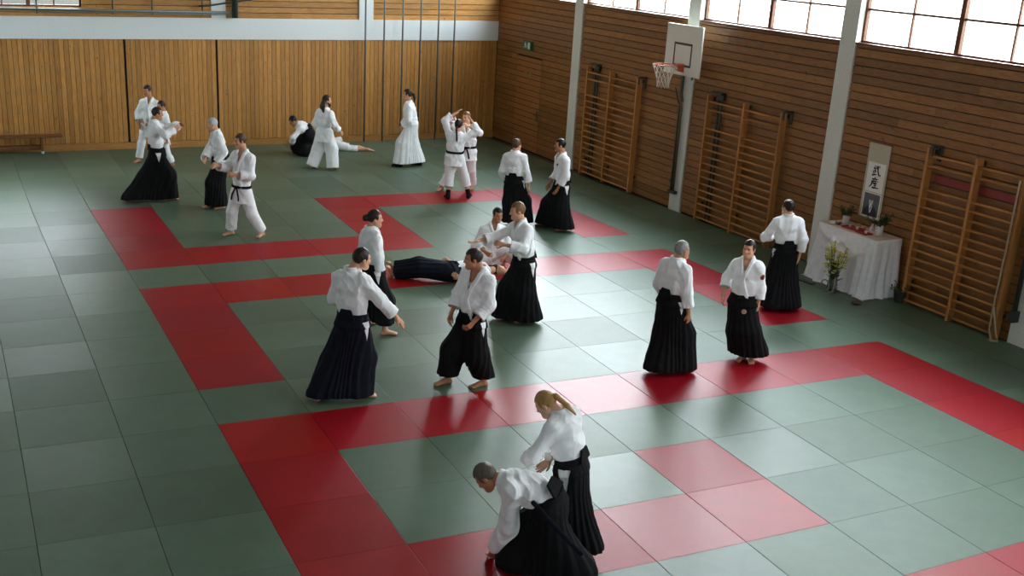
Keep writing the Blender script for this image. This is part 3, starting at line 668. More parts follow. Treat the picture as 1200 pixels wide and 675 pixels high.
# --- tatami mats: 1 m squares, slightly drifted rows as measured
_meas = {(0,0):(107.7,245.7),(0,4):(148.3,316.7),(0,5):(162.7,340),(0,8):(211.7,423.3),(0,9):(234.2,456.2),(0,10):(257.4,497),(0,11):(281.9,543.8),
(1,10):(362.2,483.5),(2,10):(462,471.3),(3,10):(557.7,458.2),(4,10):(641,447.5),(5,10):(722.5,438),(6,10):(800,428),(7,10):(879,419),(8,10):(955,410),(9,10):(1031.3,400.5),
(1,11):(396.8,527.1),(2,11):(498.7,514),(3,11):(594.4,499.8),(4,11):(688.8,486.8),(5,11):(777,474.2),(6,11):(856,461.7),(7,11):(933,450.8),(8,11):(1021,438.8),(9,11):(1091,426),
(4,12):(745,529.2),(5,12):(832.5,514.6),(4,13):(804.2,578.3),(5,13):(895.8,560.4),(5,14):(970.8,613.3),(4,14):(875,635.4),(3,13):(704.2,595.8),(3,14):(768.8,657.5),
(6,12):(913,500.8),(6,13):(983,541.7),(6,14):(1064.6,591.7),(7,12):(1002,486),(8,12):(1083,471.7),(8,13):(1160,508.3),(7,13):(1071,525),(7,14):(1154,571),(5,15):(1062.5,673),(6,15):(1158,648),
(1,12):(433.5,577.2),(1,13):(476,637.5),(2,13):(594.4,618),
(1,0):(175,243.3),(1,3):(213.3,290.7),(2,3):(290,286),(3,3):(361.7,280),(1,4):(230,310),(2,4):(306.7,304),(3,4):(378.3,299),(1,5):(246,331.7),(2,5):(328.3,325),(1,6):(268.3,355),(2,6):(348.3,347.7),(1,9):(330,444.8),
(4,0):(368.3,232.3),(5,4):(506.7,289.3),(8,4):(686.7,278.3),(9,4):(738.3,275),(9,5):(776.7,291.7),(9,9):(970,374),(8,9):(903,382.7),(8,6):(758,313)}
def _basis(u, v):
    a = (np.clip(u, 0, 9)-4.5)/4.5; b = (np.clip(v, 0, 15)-7.5)/7.5
    return np.stack([1+0*a, a, b, a*b, a*a, b*b, a*a*b, a*b*b, a**3, b**3, a*a*b*b, a**3*b, a*b**3], -1)
_k = np.array(list(_meas), float); _d = np.array([at_z(*p)[:2]-np.array([u, -v]) for (u, v), p in _meas.items()])
_A = _basis(_k[:, 0], _k[:, 1]); _w = np.linalg.solve(_A.T @ _A+.08*np.eye(_A.shape[1]), _A.T @ _d)
def vert(u, v): return np.array([u, -v])+_basis(np.array(float(u)), np.array(float(v))) @ _w
def is_red(u, v):
    if u in (0,) and 0 <= v <= 3: return 'the far left hook', 'column', v
    if v == 3 and 1 <= u <= 4: return 'the far left hook', 'foot', u
    if u == 4 and 0 <= v <= 2: return 'the far bracket under the poles', 'left arm', v
    if v == 0 and 5 <= u <= 8: return 'the far bracket under the poles', 'crossbar', u-4
    if u == 8 and 1 <= v <= 3: return 'the far bracket under the poles', 'right arm', v
    if v == 5 and 0 <= u <= 8: return 'the middle bracket', 'crossbar', u
    if u == 0 and 6 <= v <= 8: return 'the middle bracket', 'left arm', v-5
    if u == 8 and 6 <= v <= 8: return 'the middle bracket', 'right arm', v-5
    if v == 10 and 0 <= u <= 8: return 'the front bracket', 'crossbar', u
    if u == 0 and 11 <= v <= 17: return 'the front bracket', 'left arm', v-10
    if u == 8 and 11 <= v <= 17: return 'the front bracket', 'right arm', v-10
    if v == 13 and 1 <= u <= 3: return 'the stepped front strip', 'tread', u-1
    if u == 4 and v in (12, 13): return 'the stepped front strip', 'top step', v-12
    if v == 15 and 4 <= u <= 7: return 'the row at the bottom right corner', 'row', u-4
    return None
ORD = ['first', 'second', 'third', 'fourth', 'fifth', 'sixth', 'seventh', 'eighth', 'ninth', 'tenth']
def proj(p):
    q = (np.asarray(p, float)-CAM) @ _R; return PX0+FPX*q[0]/-q[2], PY0-FPX*q[1]/-q[2]
rest = MB()
for v in range(-7, 19):
    for u in range(-6, 11):
        c = np.array([vert(u, v), vert(u+1, v), vert(u+1, v+1), vert(u, v+1)])
        if c[:, 0].max() > XW-.02 or c[:, 1].max() > YB-.02:
            c[:, 0] = np.minimum(c[:, 0], XW-.03); c[:, 1] = np.minimum(c[:, 1], YB-.05)
        c[:, 0] = np.maximum(c[:, 0], XL+.03)
        if c[:, 1].max()-c[:, 1].min() < .15 or c[:, 0].max()-c[:, 0].min() < .15: continue
        if c[:, 1].min() < -20: continue
        pj = np.array([proj((*q, 0)) for q in c])
        beyond = pj[:, 0].max() < -2 or pj[:, 0].min() > 1202 or pj[:, 1].min() > 677
        m = c.mean(0); loc = c-m
        eu = nrm((c[1]-c[0])+(c[2]-c[3])); ev = nrm((c[3]-c[0])+(c[2]-c[1]))
        def ins(du, dv): return loc+np.array([eu*du+ev*dv, -eu*du+ev*dv, -eu*du-ev*dv, eu*du-ev*dv])
        mb = MB(); rings = [(ins(.0022, .0005), -.042), (ins(.0022, .0005), -.003), (ins(.0030, .0012), -.0008), (ins(.0055, .0035), 0.)]
        vs = [(*p, z) for r_, z in rings for p in r_]; fs = [(3, 2, 1, 0)]+[(i*4+k, i*4+(k+1) % 4, i*4+4+(k+1) % 4, i*4+4+k) for i in range(3) for k in range(4)]+[(12, 13, 14, 15)]
        red = is_red(u, v)
        if beyond:
            rest.add([(p[0]+m[0], p[1]+m[1], p[2]) for p in vs], fs, mi=1 if red else 0); continue
        mb.add(vs, fs)
        o = mb.build('tatami_mat', M_RED if red else M_GREEN); o.location = (*m, 0)
        if red:
            fig, part_, k = red
            pos = {'column': f'{ORD[k]} from the back in the column of', 'foot': f'{ORD[k-1]} from the column along the foot of', 'left arm': f'{ORD[k]} down the left arm of',
                   'right arm': f'{ORD[k]} down the right arm of', 'crossbar': f'{ORD[k]} from the left in the crossbar of', 'tread': f'{ORD[k]} from the left in the lower row of', 'top step': f'{ORD[k]} from the back in the top step of', 'row': f'{ORD[k]} from the left in'}[part_]
            tag(o, f'red mat, {pos} {fig}', 'mat', 'red tatami mats')
        else: tag(o, 'plain square green tatami mat of the training floor', 'mat', 'green tatami mats')

o = rest.build('tatami_flooring', [M_GREEN, M_RED]); tag(o, 'further tatami mats of the training floor outside the picture', 'mat', kind='stuff')
# --- right wall: horizontal boards between painted pillars, windows above
PIL = [(2.46, 2.10), (-2.00, -2.38), (-6.29, -6.65), (-10.56, -10.92), (-14.9, -15.26), (-19.2, -19.56)]
R1 = np.random.default_rng(3)
wall = MB(); wall.box((XW+.03, YR, -.25), (XW+.30, YB+.3, SILL), .5, mi=1)
wall.box((XW+.03, YR, HEAD), (XW+.30, YB+.3, ZC), .5, mi=1)
bays = []; prev = YB
for a, b in PIL: bays.append((prev, a)); prev = b
bays.append((prev, YR))
DOOR = (5.28, 3.95, 2.25)
bh = .1345; nb = int(round(SILL/bh))
for (y1, y0) in bays:
    for i in range(nb):
        z0, z1 = i*bh+.0, (i+1)*bh-.014
        if i == nb-1: z1 = SILL-.02
        cuts = [y1]+sorted([R1.uniform(y0+.4, y1-.4) for _ in range(R1.integers(0, 3))], reverse=True)+[y0]
        if len(cuts) == 4 and cuts[1]-cuts[2] < .4: cuts.pop(2)
        for p, q in zip(cuts[:-1], cuts[1:]):
            segs = [(p, q)]
            if y1 == YB and z0 < DOOR[2]:
                segs = [(max(p, DOOR[0]), max(q, DOOR[0])), (min(p, DOOR[1]), min(q, DOOR[1]))]
            for (pp, qq) in segs:
                if pp-qq > .01: wall.box((XW, pp-.001, z0), (XW+.035, qq+.001, z1), R1.uniform(), .0)
wall.box((XW-.03, YR, SILL-.02), (XW+.05, YB, SILL+.005), .3, mi=2)
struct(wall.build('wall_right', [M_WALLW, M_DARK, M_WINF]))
sp_ = MB()
for k, (a, b) in enumerate(PIL): struct(MB().box((XW-.035, b, -.042), (XW+.28, a, ZC), ch=.006).build('trim_%d' % (k+1), M_PILLAR))
M_GLASS, nt, b_ = newmat('window_glass')
for n_ in list(nt.nodes):
    if n_.type == 'BSDF_PRINCIPLED': nt.nodes.remove(n_)
tr = N(nt, 'BsdfTransparent'); gl = N(nt, 'BsdfGlossy', Roughness=.02); mx = N(nt, 'MixShader'); mx.inputs[0].default_value = .06
tr.inputs[0].default_value = (.93, .96, .97, 1); L(nt, tr.outputs[0], mx.inputs[1]); L(nt, gl.outputs[0], mx.inputs[2]); L(nt, mx.outputs[0], [n for n in nt.nodes if n.type == 'OUTPUT_MATERIAL'][0].inputs[0])
nwin = 0
def window(x_in, span, z0, z1, axis, wall_side):
    """axis 'y': in the right wall; axis 'x': in the back wall.  Two casements, each with a thin centre bar, and cross bars"""
    global nwin; nwin += 1
    hi, lo = span; Wd = hi-lo; fr = MB()
    def bx(u0, u1, za, zb, d0, d1, col=.5):
        if axis == 'y': fr.box((x_in+d0, u0, za), (x_in+d1, u1, zb), col)
        else: fr.box((u0, x_in+d0, za), (u1, x_in+d1, zb), col)
    t = .045
    bx(lo, lo+t, z0, z1, .075, .135); bx(hi-t, hi, z0, z1, .075, .135); bx(lo, hi, z0, z0+.035, .075, .135); bx(lo, hi, z1-t, z1, .075, .135)
    mid = (hi+lo)/2; bx(mid-.042, mid+.042, z0, z1, .07, .135)
    for c in (lo+(mid-lo)/2+.02, mid+(hi-mid)/2-.02): bx(c-.014, c+.014, z0, z1, .09, .125)
    for zz in (z0+.51, z0+1.02, z0+1.53): bx(lo, hi, zz-.017, zz+.017, .085, .135)
    o = struct(fr.build('window_%d' % nwin, M_WINF)); pn = MB()
    if axis == 'y': pn.box((x_in+.105, lo+.02, z0+.02), (x_in+.111, hi-.02, z1-.02))
    else: pn.box((lo+.02, x_in+.105, z0+.02), (hi-.02, x_in+.111, z1-.02))
    pn.build('window_pane', M_GLASS, o)
for (y1, y0) in bays: window(XW, (y1-.0, y0+.0), SILL, HEAD, 'y', 1)
# --- back wall
bw = MB(); R2 = np.random.default_rng(5)
BX0, BX1 = -4.4, .70            # back window span
bw.box((XL, YB+.03, -.25), (XW+.3, YB+.3, 3.17), .5, mi=1); bw.box((BX1, YB+.03, 3.17), (XW+.3, YB+.3, ZC), .5, mi=1); bw.box((XL, YB+.03, HEAD-.6), (BX1, YB+.3, ZC), .5, mi=1); bw.box((XL, YB+.03, 3.17), (BX0, YB+.3, HEAD-.6), .5, mi=1)
x = XL; k = 0
SEAM = (1.60, 3.73)
while x < XW-.05:
    w_ = .109; z0 = .13
    g = .009
    bw.box((x+g/2, YB, z0), (min(x+w_-g/2, XW-.002), YB+.035, 2.475), R2.uniform(), .0); x += w_
    for s_ in SEAM:
        if abs(x-s_) < .062: x += .045
bw.box((XL, YB-.004, -.04), (XW, YB+.035, .122), .35, mi=2)
for i in range(25):
    z0 = 2.965+i*.134; z1 = z0+.120
    if z1 > ZC: break
    x = XL
    while x < XW-.01:
        x2 = min(XW-.002, x+R2.uniform(1.8, 3.8))
        if 3.17 < (z0+z1)/2 < HEAD-.6 or z1 > 3.17 and z0 < HEAD-.6:
            a_ = max(x, BX1)
            if z0 < 3.17 and z1 > 3.17 and x < BX1: bw.box((x, YB, z0), (min(x2, BX1), YB+.035, 3.165), R2.uniform(), mi=2)
            if x2 > a_+.02: bw.box((a_, YB, z0), (x2-.002, YB+.035, z1), R2.uniform(), mi=2)
        else: bw.box((x, YB, z0), (x2-.002, YB+.035, z1), R2.uniform(), mi=2)
        x = x2
struct(bw.build('wall_back', [M_BACKW, M_DARK, M_BACKH]))
struct(MB().box((XL, YB-.035, 2.48), (XW-.002, YB+.036, 2.965), ch=.004).build('trim_7', M_PAINT))
for k, (a, b) in enumerate(((3.59, 3.93), (7.22, 7.59), (-.02, -.02))):
    if a != b: struct(MB().box((a, YB-.034, 2.966), (b, YB+.036, ZC), ch=.004).build('trim_%d' % (8+k), M_PAINT))
window(YB, (BX1, -1.55), 3.17, HEAD-.6, 'x', 1); window(YB, (-1.55, BX0), 3.17, HEAD-.6, 'x', 1)
# --- remaining shell
struct(MB().box((XL-.3, YR-.3, -.25), (XL, YB+.3, ZC)).build('wall_left', plain('wall_left_paint', (.50, .52, .54), .7)))
struct(MB().box((XL-.3, YR-.3, -.25), (XW+.3, YR, ZC)).build('wall_front', plain('wall_front_paint', (.70, .72, .75), .7)))
# --- door in the right wall, boards run across it
d = MB()
for i in range(int(DOOR[2]/bh)+1):
    z0, z1 = i*bh+.001, min((i+1)*bh-.015, DOOR[2]-.006)
    if z1-z0 > .02: d.box((XW-.004, DOOR[1]+.008, z0), (XW+.031, DOOR[0]-.008, z1), .5+.3*R1.uniform())
M_DOOR = wood('door_planks', (.28, .115, .035), (.40, .175, .055), (.9, .9, 9.), rough=.5, var=.15)
dr = struct(d.build('door_1', M_DOOR))
h = MB().box((XW-.022, 4.00, .78), (XW-.005, 4.07, 1.02), ch=.004).tube([(XW-.02, 4.035, .93), (XW-.06, 4.035, .93), (XW-.062, 4.12, .93)], .010).build('door_handle', plain('handle_grey', (.10, .11, .10), .4, metal=.6), dr)
v_ = MB().box((XW-.010, 4.45, 1.78), (XW-.003, 4.58, 1.90)).box((XW-.010, 4.68, 1.78), (XW-.003, 4.81, 1.90)).build('door_plate', plain('brass_plate', (.30, .19, .08), .5), dr)

# --- emergency exit sign: green box with a running figure
ex = empty('exit_sign', (XW, 4.68, 2.43)); tag(ex, 'green emergency exit sign with white running figure above the plank door', 'sign')
MB().box((-.07, -.22, 0), (-.002, .22, .21), ch=.006).build('sign_box', plain('sign_green', (.02, .16, .09), .4), ex)
sg = MB(); wx = -.0715
def flat(pts): sg.add([(wx, -y, z) for y, z in pts]+[(wx-.002, -y, z) for y, z in pts], [tuple(range(len(pts))), tuple(range(2*len(pts)-1, len(pts)-1, -1))]+[(i, (i+1) % len(pts), len(pts)+(i+1) % len(pts), len(pts)+i) for i in range(len(pts))])
flat([(.06, .03), (.16, .03), (.16, .18), (.06, .18)])                                     # doorway
flat([(-.08+.018*math.cos(t*PI/5), .168+.018*math.sin(t*PI/5)) for t in range(10)])         # head
flat([(-.10, .145), (-.065, .145), (-.055, .095), (-.09, .09)]); flat([(-.09, .10), (-.06, .095), (-.02, .065), (-.03, .035), (-.045, .06)]); flat([(-.085, .10), (-.065, .085), (-.10, .05), (-.15, .045), (-.15, .06), (-.108, .066)])
flat([(-.065, .145), (-.02, .12), (-.02, .108), (-.07, .125)]); flat([(-.10, .145), (-.145, .115), (-.14, .105), (-.10, .125)]); flat([(0, .10), (.03, .10), (.03, .115), (.05, .09), (.03, .065), (.03, .08), (0, .08)])
sg.build('pictogram', plain('sign_white', (.75, .80, .76), .4), ex)

# --- wall bars
def wall_bars(ys, label, pole):
    y0 = ys[1]; r = empty('wall_bars', (XW, y0, 0)); tag(r, label, 'wall bars', 'wall bars on the plank wall')
    for i, y in enumerate(ys):
        MB().box((-.165, y-y0-.024, 0), (-.045, y-y0+.024, 2.40), R1.uniform(), ch=.006).build('upright', M_BARS, r)
    zs = [2.28, 2.13]+[1.78-.132*i for i in range(14)]
    for i in range(2):
        a, b = ys[i]-y0-.02, ys[i+1]-y0+.02
        for z in zs: MB().tube([(-.135, a, z), (-.135, b, z)], .0185, 10, R1.uniform()).build('rung', M_RUNG, r, smooth=True)
    for y in ys:
        for z in (2.30, .30): MB().box((-.0449, y-y0-.03, z), (-.0, y-y0+.03, z+.06), ch=.003).build('wall_bracket', M_STEEL, r)
    if pole: 
        p = empty('swing_out_frame', (XW-.03, ys[0]-.26, 0)); tag(p, pole, 'frame', 'folded steel frames behind the wall bars')
        MB().tube([(-.02, -.05, .02), (-.02, -.05, 2.44)], .022).tube([(-.02, .05, .02), (-.02, .05, 2.44)], .022).box((-.035, -.075, 1.2), (-.005, .075, 1.26)).box((-.035, -.075, .12), (-.005, .075, .18)).build('frame_tube', M_STEEL, p)
        MB().box((-.10, -.10, 2.43), (0.02, .24, 2.475), ch=.008).box((-.04, -.09, 2.33), (.02, .09, 2.43), ch=.008).build('top_bracket', M_STEEL, p)
    return r
wb1 = wall_bars((1.49, .50, -.60), 'wooden wall bars nearest the door, in front of a dark steel frame', 'dark green folded steel frame behind the wall bars nearest the door')
wb2 = wall_bars((-3.10, -4.20, -5.26), 'wooden wall bars between the basketball pillar and the next white pillar', 'dark green folded steel frame behind the wall bars right of the basketball hoop')
wb3 = wall_bars((-8.65, -9.56, -10.40), 'wooden wall bars beside the altar table with a red stripe behind', None)
for k, (y, lab) in enumerate(((-.63, 'dark steel latch on the last upright of the wall bars nearest the door'), (-5.29, 'dark steel latch on the upright above the man by the middle wall bars'), (-8.68, 'small dark latch at the top of the wall bars near the scroll'))):
    o = MB().box((XW-.20, y-.10, 2.401), (XW, y-.03, 2.43), ch=.005).box((XW-.20, y-.09, 2.28), (XW-.175, y-.06, 2.415), ch=.004).box((XW-.03, y-.10, 2.20), (XW-.004, y-.03, 2.43), ch=.005).build('steel_latch', M_STEEL); tag(o, lab, 'latch', 'latches of the wall bars')
st = MB().box((XW-.012, -8.72, 1.885), (XW-.002, -10.52, 1.995)).build('trim_30', plain('red_stripe_paint', (.30, .03, .022), .5, .15)); struct(st)
rp = MB().tube([(XW-.19, -10.36, 2.25), (XW-.192, -10.365, 1.2), (XW-.187, -10.35, .5), (XW-.20, -10.37, .14), (XW-.22, -10.45, .012), (XW-.26, -10.50, .012)], .014, 8).tube([(XW-.19, -10.36, .45), (XW-.18, -10.48, .10), (XW-.20, -10.55, .014), (XW-.26, -10.44, .014)], .014, 8).build('rope', plain('hemp_rope', (.42, .33, .20), .9, .2, 120), smooth=True); tag(rp, 'pale hemp rope hanging down the last upright of the nearest wall bars', 'rope')
fr = empty('steel_post', (XW-.10, -10.63, .32)); tag(fr, 'dark green steel post end on the white pillar by the right edge', 'post')
MB().tube([(0, 0, .05), (0, 0, 3.1)], .035, 14).build('tube', M_STEEL, fr, smooth=True); MB().box((-.045, -.045, 0), (.10, .045, .16), ch=.008).build('bracket', M_STEEL, fr)

# --- basketball hoop on the second pillar
bb = empty('basketball_hoop', (10.68, -2.40, 2.68)); tag(bb, 'basketball backboard with orange rim, net and steel mast on a white pillar', 'basketball hoop')
MB().box((0, -.59, 0), (.035, .59, .93), ch=.006).build('backboard', plain('backboard_white', (.78, .78, .68), .45, .05), bb)
fm = MB()
for a, b in (((-.30, .16), (.30, .20)), ((-.30, .56), (.30, .60)), ((-.30, .20), (-.26, .56)), ((.26, .20), (.30, .56))): fm.box((-.003, a[0], a[1]), (-.0005, b[0], b[1]))
fm.build('target_frame', plain('target_black', (.03, .035, .035), .5), bb)
ed = MB()
for a, b in (((-.59, 0), (.59, .012)), ((-.59, .918), (.59, .93)), ((-.59, .012), (-.578, .918)), ((.578, .012), (.59, .918))): ed.box((-.002, a[0], a[1]), (-.0004, b[0], b[1]))
ed.build('edge_line', plain('edge_white', (.75, .73, .68), .5), bb)
M_OR = plain('rim_orange', (.62, .10, .035), .45)
rim = MB().tube([(-.375+.225*math.cos(t*PI/16), .225*math.sin(t*PI/16), .20) for t in range(32)], .010, 8, closed=True).box((-.16, -.10, .185), (-.001, .10, .205), ch=.003).box((-.012, -.10, .06), (-.0008, .10, .215), ch=.003)
rim.tube([(-.01, -.08, .07), (-.20, -.13, .19)], .008, 8).tube([(-.01, .08, .07), (-.20, .13, .19)], .008, 8); rim = rim.build('rim', M_OR, bb, smooth=False)
net = MB(); nr = 12; lev = [(0, .222), (-.09, .19), (-.18, .155), (-.27, .128), (-.36, .115), (-.42, .118)]
for i in range(nr):
    for sd in (1, -1):
        net.tube([(-.375+r_*math.cos(2*PI*(i+sd*.5*j)/nr), r_*math.sin(2*PI*(i+sd*.5*j)/nr), .19+z_) for j, (z_, r_) in enumerate(lev)], .006, 5)
net.build('net', plain('net_cord', (.66, .60, .50), .9), rim, smooth=True)
sup = MB()
for y in (-.22, .22): sup.tube([(.04, y, .75), (.10, y, .75), (.33, y*.6+.2, .30)], .022, 10).tube([(.04, y, .15), (.10, y, .15), (.33, y*.6+.2, -.10)], .022, 10)
sup.tube([(.10, -.22, .75), (.10, .22, .75)], .022).tube([(.10, -.22, .15), (.10, .22, .15)], .022).build('support_arm', M_STEEL, bb, smooth=True)
MO = np.array([XW-.09-10.68, -2.19+2.40, .35-2.68])
def mv(o): o.location = MO
MB().tube([(0, .07, .0), (0, .06, 2.3), (-.02, .03, 3.2)], .028, 12).build('mast_tube', M_STEEL, bb, smooth=True).location = MO
MB().tube([(-.02, -.02, .05), (-.03, -.03, 1.65), (-.17, -.14, 2.05), (-.22, -.22, 2.45)], .024, 12).tube([(-.03, .08, 1.75), (-.13, .10, 2.05), (-.13, -.10, 2.12), (-.03, -.06, 1.80)], .012, 8).build('strut', plain('olive_steel', (.15, .12, .07), .5, metal=.3), bb, smooth=True).location = MO
MB().box((-.05, -.10, -.03), (.04, .13, .03), ch=.006).box((-.04, .03, .18), (.03, .11, .25), ch=.006).build('foot_clamp', M_STEEL, bb).location = MO

# --- climbing poles, tube rail and bench along the back wall
for i, xx in enumerate((7.33, 7.82, 8.31, 8.79, 9.27, 9.71)):
    o = MB().tube([(xx, 6.3, 0), (xx, 6.3, ZC-.002)], .021, 12).build('climbing_pole', M_POLE, smooth=True)
    tag(o, f'dark green steel climbing pole, {ORD[i]} from the left of six at the plank wall', 'pole', 'climbing poles at the back wall')
rl = empty('tube_railing', (1.5, 6.36, 3.0)); tag(rl, 'dark green tube railing in front of the upper back wall and window', 'railing')
MB().tube([(-4.5, 0, .13), (2.6, 0, .10)], .030, 12).tube([(-4.5, -.02, .07), (2.6, -.02, .055)], .010, 8).build('rail', M_POLE, rl, smooth=True)
for q in (-1.77, -.15, .72, 1.86, -3.4): MB().tube([(q, 0, .03), (q, 0, 2.2)], .020, 10).build('upright_tube', M_POLE, rl, smooth=True)
MB().tube([(2.62, .0, -.02), (2.62, .0, 2.3)], .075, 16).build('corner_post', M_STEEL, rl, smooth=True)
MB().tube([(1.78, -.02, .24), (2.0, -.02, .25), (3.0, -.02, .40), (3.6, -.02, .58)], .020, 10).build('brace', M_STEEL, rl, smooth=True)
bn = empty('gym_bench', (-1.9, 6.2, 0)); tag(bn, 'long low brown gym bench standing against the back wall', 'bench')
M_BENCH = wood('bench_wood', (.13, .05, .018), (.22, .09, .032), (.8, 8., 8.), rough=.45, var=.1)
MB().box((-2, -.135, .355), (1.95, .135, .40), ch=.008).build('seat', M_BENCH, bn); MB().box((-2, -.04, .07), (1.48, .04, .17), ch=.006).build('balance_beam', M_BENCH, bn)
for q in (1.50, -.9): MB().box((q-.028, -.13, .055), (q+.028, .13, .355), ch=.005).build('leg', M_BENCH, bn); MB().box((q-.030, -.135, 0), (q+.030, -.06, .055), ch=.005).box((q-.030, .06, 0), (q+.030, .135, .055), ch=.005).build('rubber_foot', plain('foot_white', (.6, .6, .56), .6), bn)
# ------------------------------------------------------------------ altar table, scroll, plants
TZ = .93; TX0, TX1, TY0, TY1 = 10.47, 10.99, -7.04, -8.36
tb = empty('altar_table', (10.73, -7.70, 0)); tag(tb, 'small table under the white cloth by the scroll', 'table')
M_TBL = plain('table_wood', (.20, .10, .05), .5)
MB().box((-.24, -.63, TZ-.05), (.24, .63, TZ-.015), ch=.004).build('table_top', M_TBL, tb)
for a in (-.21, .21):
    for b in (-.59, .59): MB().box((a-.022, b-.022, 0), (a+.022, b+.022, TZ-.05), ch=.004).build('leg', M_TBL, tb)
# draped cloth: rings round the table outline, folds that deepen towards the floor
def outline(t):      # t in 0..1 round a rounded rectangle, returns point and outward normal
    hx, hy, r = .262, .66, .03; per = [2*(hy-r), PI/2*r, 2*(hx-r), PI/2*r]*2; tot = sum(per); s_ = t*tot; k = 0
    while s_ > per[k]: s_ -= per[k]; k += 1
    cen = [(-hx, 0), (0, 0)]
    if k == 0: return (-hx, hy-r-s_), (-1, 0)
    if k == 2: return (-hx+r+s_, -hy), (0, -1)
    if k == 4: return (hx, -hy+r+s_), (1, 0)
    if k == 6: return (hx-r-s_, hy), (0, 1)
    c, a0 = {1: ((-hx+r, -hy+r), PI), 3: ((hx-r, -hy+r), 1.5*PI), 5: ((hx-r, hy-r), 0), 7: ((-hx+r, hy-r), .5*PI)}[k]; a = a0+s_/r
    return (c[0]+r*math.cos(a), c[1]+r*math.sin(a)), (math.cos(a), math.sin(a))
nt_, nz = 220, 40; cl = MB(); vs = []
for j in range(nz+1):
    f = j/nz
    for i in range(nt_):
        (x, y), (nx, ny) = outline((i+.5)/nt_); t = i/nt_
        fold = .020*math.sin(2*PI*t*17+1.5*math.sin(2*PI*t*3))*f**.8+.014*math.sin(2*PI*t*29+2)*f
        front = max(0, -nx)
        swag = 0
        if front > .5:        # long shallow swags across the front
            u = (y+.66)/1.32
            for (a, b, dz) in ((.0, .62, .42), (.05, .78, .62), (.35, 1., .30)):
                if a < u < b: w = (u-a)/(b-a); zl = dz*(4*w*(1-w))*.62+.03; swag += .026*math.exp(-((f-zl)/.055)**2)*min(1, 4*w*(1-w)*1.6)
        flare = .05*f**1.3*max(0, -nx)+.11*f**1.2*max(0, ny)+.03*f
        if ny < -.5: fold += .025*math.sin(9*(x+.26)+5*f)*f
        if nx > .5: fold *= 0; flare = 0
        o_ = fold+swag+flare; z = TZ-.012-f*(TZ-.014)+.012*math.sin(2*PI*t*9)*(f > .97)*0
        px_ = x+nx*o_; px_ = min(px_, .262)
        vs.append((px_, y+ny*o_, max(z, .004)))
fs = [(j*nt_+i, j*nt_+(i+1) % nt_, (j+1)*nt_+(i+1) % nt_, (j+1)*nt_+i) for j in range(nz) for i in range(nt_)]
fs.append(tuple(range(nt_-1, -1, -1)))
cl.add(vs, fs)
# skirt lying on the mats at the front and the left
M_CLOTH = cloth('altar_cloth', (.86, .86, .88), weave=700, bump=.15)
M_SILK = plain('altar_top_cloth', (.70, .55, .47), .6, .08)
oc = cl.build('altar_cloth', M_CLOTH, None, smooth=True); oc.location = (10.73, -7.70, 0); tag(oc, 'white cloth draped over the altar table down to the mats', 'tablecloth')
sm = oc.modifiers.new('thick', 'SOLIDIFY'); sm.thickness = .003; sm.offset = 1
hm = MB(); n_ = 60
for i in range(n_):
    u = i/(n_-1); y = -.72+1.48*u; w1 = .05+.035*math.sin(u*19)+.02*math.sin(u*43+1)
    for j in range(5): q = j/4; hm.v.append((-.33-w1*q*1.1, y, .006+.014*abs(math.sin(u*37+q*3))*(1-q*.6))); hm.c.append(.5)
for i in range(n_-1):
    for j in range(4): hm.f.append((i*5+j, i*5+j+1, (i+1)*5+j+1, (i+1)*5+j)); hm.mi.append(0)
oh = hm.build('cloth_hem', M_CLOTH, oc, smooth=True); m_ = oh.modifiers.new('thick', 'SOLIDIFY'); m_.thickness = .004
r_ = MB().box((10.475, -8.345, TZ-.0085), (10.985, -7.055, TZ+.0005), ch=.002).build('runner_cloth', M_SILK); tag(r_, 'pale pink brocade cloth lying on the altar top', 'cloth')

# --- potted plants
def leaf(mb, p, d, L_, w, droop, col, n=6):
    d = Vector(d).normalized(); sd = d.cross(Vector((0, 0, 1))); sd = sd.normalized() if sd.length > 1e-3 else Vector((1, 0, 0)); b = len(mb.v); q = Vector(p); vs = []
    for i in range(n):
        t = i/(n-1); ww = w*math.sin(PI*min(1, t*.92+.06))**.7; nrm_ = sd.cross(d)
        vs += [q-sd*ww, q+nrm_*ww*.25, q+sd*ww]; q = q+d*(L_/(n-1)); d = (d+Vector((0, 0, -droop/n))).normalized()
    fs = []
    for i in range(n-1):
        for k in range(2): fs.append((i*3+k, i*3+k+1, i*3+3+k+1, i*3+3+k))
    mb.add(vs, fs, col)
def leafmat(name, c):
    m, nt, b = newmat(name); a = nt.nodes.new('ShaderNodeAttribute'); a.attribute_name = 'shade'; r = ramp(nt, a.outputs['Fac'], [(0, tuple(x*.55 for x in c)), (1, tuple(x*1.5 for x in c))]); L(nt, r.outputs[0], b.inputs['Base Color']); b.inputs['Roughness'].default_value = .5
    return m
M_LEAF = leafmat('leaf_green', (.045, .10, .025)); M_LEAFD = leafmat('leaf_dark_green', (.025, .06, .018)); M_YEL = leafmat('flower_yellow', (.62, .55, .10))
M_POT = plain('pot_white_glaze', (.72, .70, .66), .3); M_POTD = plain('pot_dark', (.03, .03, .028), .5); M_SOIL = plain('soil', (.03, .02, .012), .95)
